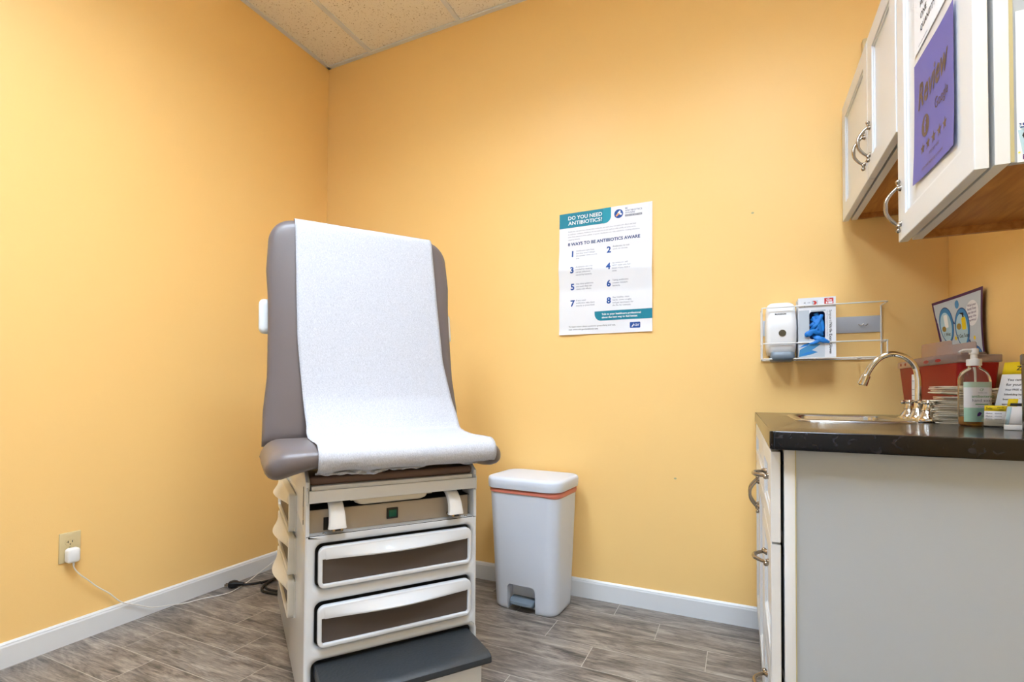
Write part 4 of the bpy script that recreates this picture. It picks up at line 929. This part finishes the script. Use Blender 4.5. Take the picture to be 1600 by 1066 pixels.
def towel(k, x, y, z, rz, tx, ty, lab, grp, first):
    src = protos[k % 3]
    o = src if k in first else src.copy()
    if k not in first: COL.objects.link(o)
    o.location = (x, y, z); o.rotation_euler = (tx, ty, rz); tag(o, lab, 'paper towel', grp); return o
rnd = random.Random(5); zz = ZC+.0022
for k in range(20):
    off = (0 if k > 12 else .006)
    ty = 0 if k != 15 else .10
    towel(k, .548+rnd.uniform(-.006, .006)+(-.008 if k < 13 else .004), 1.775+rnd.uniform(-.007, .007), zz+(.003 if k == 15 else 0), rnd.uniform(-.09, .09), 0, ty, 'cream folded paper towel in the stack between the faucet and the soap bottle', 'paper towels stacked beside the soap bottle', (0, 1, 2))
    zz += .0050 if k != 15 else .0085
zz = ZC+.0022
for k in range(20, 37):
    bend = .0 if k < 29 else .14
    towel(k, .643+rnd.uniform(-.003, .003), 1.80+rnd.uniform(-.003, .003), zz+(.004 if k == 29 else 0), rnd.uniform(-.06, .06)+.1, -bend*.2, -bend, 'cream folded paper towel in the fanned stack behind the soap bottle', 'paper towels stacked against the right wall', ())
    zz += .0052 if k != 29 else .015
# soap bottle
SBX, SBY = .548, 1.668
so = thing('soap_bottle', 'clear hand soap pump bottle with green and white label on the counter', 'soap bottle', (SBX, SBY, ZC), .42)
def SO(mb, name, parent=so, **k): return mb.build(name, parent, world=False, **k)
def oval(a, c, z, e=3.0, n=32): return superring(Vector((0, 0, z)), Vector((1, 0, 0)), Vector((0, 1, 0)), a, c, e, n)
outer = [(.030, .018, 0), (.0335, .0205, .003), (.0345, .0215, .01), (.0345, .0215, .115), (.0335, .0205, .125), (.029, .018, .136), (.02, .015, .144), (.0125, .0125, .148), (.0115, .0115, .152), (.0115, .0115, .158)]
b = MB(); b.loft([oval(a, c, z) for a, c, z in outer], 'clear'); bt = SO(b, 'bottle', autosm=60)
b = MB(); b.loft([oval(a-.0022, c-.0022, z+.0015) for a, c, z in outer[:4]][:3]+[oval(.0322, .0192, .022), oval(.031, .018, .0225)], 'amber'); SO(b, 'liquid_soap', bt, autosm=60)
b = MB(); n = 14; rings = []
def lab(z, k0, k1): return [Vector(p)*1.0 for p in [oval(.0350, .0220, z)[k % 32] for k in range(k0, k1)]]
for (z0, z1, m_) in ((.010, .046, 'green_band'), (.046, .098, 'sheet'), (.098, .112, 'mint')):
    if m_ not in M: M[m_] = mat('aqua_green_label', 'A9D2BE', .45, var=.2, vscale=35)
    b.loft([lab(z0, 17, 32), lab(z1, 17, 32)], m_, caps=False, wrap=False)
b.open = True; LF = XF((0, -.02235, 0), (1, 0, 0), (0, 0, 1))
b.text('CP', .009, 'green_ink', LF @ Matrix.Translation((-.007, .0885, 0))); b.text('CENTRAL PURE', .003, 'grey_ink', LF @ Matrix.Translation((-.012, .083, 0)), width=.024)
b.text('antibacterial', .0095, 'green_ink', LF @ Matrix.Translation((-.027, .072, 0)), width=.054, bold=.015); b.text('hand soap', .0105, 'grey_ink', LF @ Matrix.Translation((-.026, .0615, 0)), width=.052)
b.box((-.018, .0535, 0), (.014, .056, .0002), 'green_ink', xf=LF); b.text('cleans and cares', .0035, 'grey_ink', LF @ Matrix.Translation((-.011, .048, 0)), width=.02)
b.shape([(-.014, .024), (-.006, .026), (-.002, .033), (-.008, .036), (-.013, .031)], 'purple_ink', LF); b.text('clearly', .0045, 'purple_ink', LF @ Matrix.Translation((-.004, .024, 0)), width=.016)
SO(b, 'bottle_label', bt)
b = MB(); b.lathe([(.0001, .154), (.0150, .154), (.0155, .156), (.0155, .169), (.0145, .171), (.0075, .172), (.007, .184), (.0095, .185), (.0095, .196), (.008, .199), (.0001, .1995)], 'white_plastic')
b.tube(smooth_path([(0, 0, .193), (-.018, .0, .1935), (-.032, .0, .192), (-.038, 0, .188)], 5), [.005]*3+[.0042]*6+[.003]*7, 'white_plastic', 10); b.tube([(0, 0, .150), (0, 0, .02)], .0022, 'white_plastic', 8); SO(b, 'pump', autosm=40)
# tall slanted flyer display and card holder
fd = thing('flyer_display', 'tall slanted white display flyer with yellow top standing beside the canister', 'display card', (.60, 1.62, ZC))
DX = XF((.570, 1.640, ZC+.004), (.62, -.785, 0), (.245, .193, .95))
def flat(mat4, h0=.0012):
    return lambda u, v, h: mat4 @ Vector((u, v, h+h0))
s_ = Sheet(.085, .165, flat(DX), 'sheet', 2, 2)
s_.grid(0, .133, .085, .165, 'yellow', 2, 1); s_.t('Zocdoc', .016, 'ink', (.028, .143), None, .01)
for i, (tx, wd) in enumerate((('You came here', .052), ('for your care.', .052), ('Your FREE exam', .044), ('Scheduling has never', .055), ('been easier. Book next', .060), ('appointment online today', .066), ('anytime with the app', .06))): s_.t(tx, .009 if i < 2 else .0065, 'ink', (.014, .115-i*.0125), wd)
s_.t('find us on  f  in', .006, 'ink', (.012, .026), .06)
s_.grid(.016, .008, .055, .016, 'ink', 1, 1)
s_.add([DX @ Vector(p) for p in ((0, 0, 0), (.085, 0, 0), (.085, .165, 0), (0, .165, 0))], [(0, 1, 2, 3)], 'sheet')
bb = s_.build('flyer_sheet', fd, solid=.0006)
b = MB(); b.box((-.002, -.004, -.003), (.088, .060, -.001), 'clear', xf=DX); b.quad((0, 0, -.003), (.088, 0, -.003), (.088, .0, .02), (0, 0, .02), 'clear', DX); b.box((.574, 1.57, ZC), (.66, 1.66, ZC+.003), 'clear', .001); b.build('acrylic_stand', fd)
for i, (ox, oy, hgt, m1, lb_) in enumerate(((.005, -.012, .068, 'yellow', 'pale brochure with yellow corner leaning on the slanted display flyer'), (.030, -.024, .066, 'blue3', 'narrow blue and yellow leaflet leaning beside the brochure by the display flyer'))):
    BX = XF((.576+ox*.9, 1.612+oy, ZC+.0035), (.62, -.785, 0), (.20, .157, .967)); s_ = Sheet(.040-.012*i, hgt, flat(BX), 'sheet', 1, 1)
    s_.grid(0, hgt*.72, .020, hgt, m1, 1, 1); s_.grid(.002, .002, .010, hgt*.7, 'blue3', 1, 1)
    if i: [s_.px(circle(.016+.002*(q % 2), .010+q*.014, .004), 'yellow') for q in range(4)]
    else: s_.grid(.006, hgt-.018, .036, hgt-.011, 'ink', 1, 1, .0006)
    tag(s_.build('brochure', solid=.001), lb_, 'brochure')
ch = thing('card_holder', 'small clear holder of yellow and white appointment cards before the display flyer', 'card holder', (.572, 1.60, ZC))
HX = XF((.5505, 1.625, ZC+.003), (.80, -.60, 0), (.08, .12, .98))
b = MB(); b.box((-.002, -.001, -.0145), (.046, .024, -.013), 'clear', xf=HX); b.box((-.002, -.001, .003), (.046, .016, .0045), 'clear', xf=HX); b.box((-.002, -.003, -.0145), (.046, -.001, .0045), 'clear', xf=HX); b.build('acrylic_tray', ch)
for k in range(5):
    CX_ = HX @ Matrix.Translation((.001+k*.002, 0, -.0025*k+.001)); s_ = Sheet(.040, .050, flat(CX_, 0), 'sheet', 1, 1)
    s_.grid(0, .036, .040, .050, 'yellow', 1, 1)
    if k == 0:
        s_.t('Zocdoc', .008, 'ink', (.003, .040), .012, .01); s_.t('your visit', .005, 'ink', (.024, .044), .013); s_.t('time', .005, 'ink', (.027, .038))
        for q in range(3): s_.t('date  time', .0045, 'grey_ink', (.003, .029-q*.007), .030)
    o = s_.build('appointment_card', solid=.0006)
    if k == 0: tag(o, 'front yellow-topped appointment card in the small card holder', 'card', 'appointment cards in the holder')
    else: tag(o, 'yellow-topped appointment card behind the front one in the holder', 'card', 'appointment cards in the holder')
cn = thing('canister', 'tall dark metal canister at the right end of the counter items', 'canister', (.592, 1.455, ZC))
b = MB(); b.lathe([(.0001, 0), (.030, 0), (.032, .003), (.032, .14), (.0315, .145)], 'canister', c=(.592, 1.455, ZC), seg=36); b.build('canister_body', cn, autosm=40)
b = MB(); b.lathe([(.0001, .145), (.0335, .1455), (.034, .148), (.034, .166), (.032, .169), (.0001, .170)], 'canister', c=(.592, 1.455, ZC), seg=36); b.build('canister_lid', cn, autosm=40)
b = MB(); b.box((-.02, -.018, 0), (.035, .018, .0105), 'white_plastic', .0015, xf=Matrix.Translation((.565, 1.50, ZC)) @ Matrix.Rotation(-.35, 4, 'Z')); tag(b.build('pad_of_notes'), 'small white block lying on the counter beside the canister', 'note pad')
# hand washing poster leaning in the corner
WTL, WTR, WBL, WBR = Vector((.652, 2.350, 1.335)), Vector((.697, 2.045, 1.338)), Vector((.668, 2.175, .916)), Vector((.695, 1.925, .916))
def wsurf(u, v, h):
    a, c = u/.30, v/.42
    p = (WBL*(1-a)+WBR*a)*(1-c)+(WTL*(1-a)+WTR*a)*c
    nrm = Vector((-1, -.15, 0)).normalized()
    p = p+Vector((0, 1, 0))*(.055*math.sin(PI*c)*(.15+.85*a)-.0)*0.9*(1 if a > 0 else 0)
    p = p+Vector((.010, 0, 0))*math.sin(PI*a)*.3
    return p+nrm*(h+.001)
wp = Sheet(.30, .42, wsurf, 'plum', 12, 22); 
wp.grid(.010, .010, .290, .410, 'boxgrey', 12, 22, .0004)
def bubble(cx, cy, rx, ry):
    wp.px(circle(cx, cy, rx, ry, 32), 'navy', .0008); wp.px(circle(cx, cy, rx*.94, ry*.95, 32), 'blue2', .0011); wp.px(circle(cx-.003, cy-.006, rx*.78, ry*.80, 32), 'blue3', .0014)
M['skin_ink'] = mat('ochre_ink', 'A8893E', .6)
bubble(.072, .325, .046, .066); bubble(.172, .305, .048, .068); bubble(.25, .17, .046, .066)
wp.px([(.118, .325), (.132, .318), (.120, .336)], 'navy', .0010); wp.px([(.205, .255), (.228, .225), (.212, .262)], 'navy', .0010)
wp.px(rrect(.062, .315, .086, .362, .006), 'white_ink', .0018); wp.px(circle(.055, .312, .013, .010), 'skin_ink', .0019); wp.t('1 Wet', .018, 'ink', (.050, .285), .042, .01, h=.0020)
wp.px(rrect(.172, .296, .198, .338, .006), 'yellow', .0018); wp.px(circle(.153, .310, .015, .011), 'skin_ink', .0019); wp.px([(.180, .338), (.188, .338), (.188, .354), (.164, .356), (.164, .353), (.182, .349)], 'ink', .0019); wp.t('2 Get Soap', .018, 'ink', (.135, .270), .078, .01, h=.0020)
wp.px(circle(.25, .18, .016, .02), 'skin_ink', .0019)
wp.px(circle(.150, .388, .012, .015), 'blue2', .0008); wp.px(circle(.238, .345, .040, .042), 'sheet', .0006)
for k, tx in enumerate(('Wash your', 'hands! Keep', 'them clean and', 'away the', 'germs!')): wp.t(tx, .012, 'purple_ink', (.212, .368-k*.0125), .052, .006, h=.0009)
for x, y in ((.120, .272), (.245, .262)): wp.px(star(x, y, .009, 8, .6), 'yellow', .0008)
wp.t('Wash', .050, 'plum', (.075, .195), .12, .01, shear=.3, rot=-.06, h=.0009); wp.px(circle(.066, .238, .004, .006), 'teal', .0008)
tag(wp.build('handwashing_poster'), 'purple-bordered hand washing poster leaning in the corner behind the soap', 'poster')
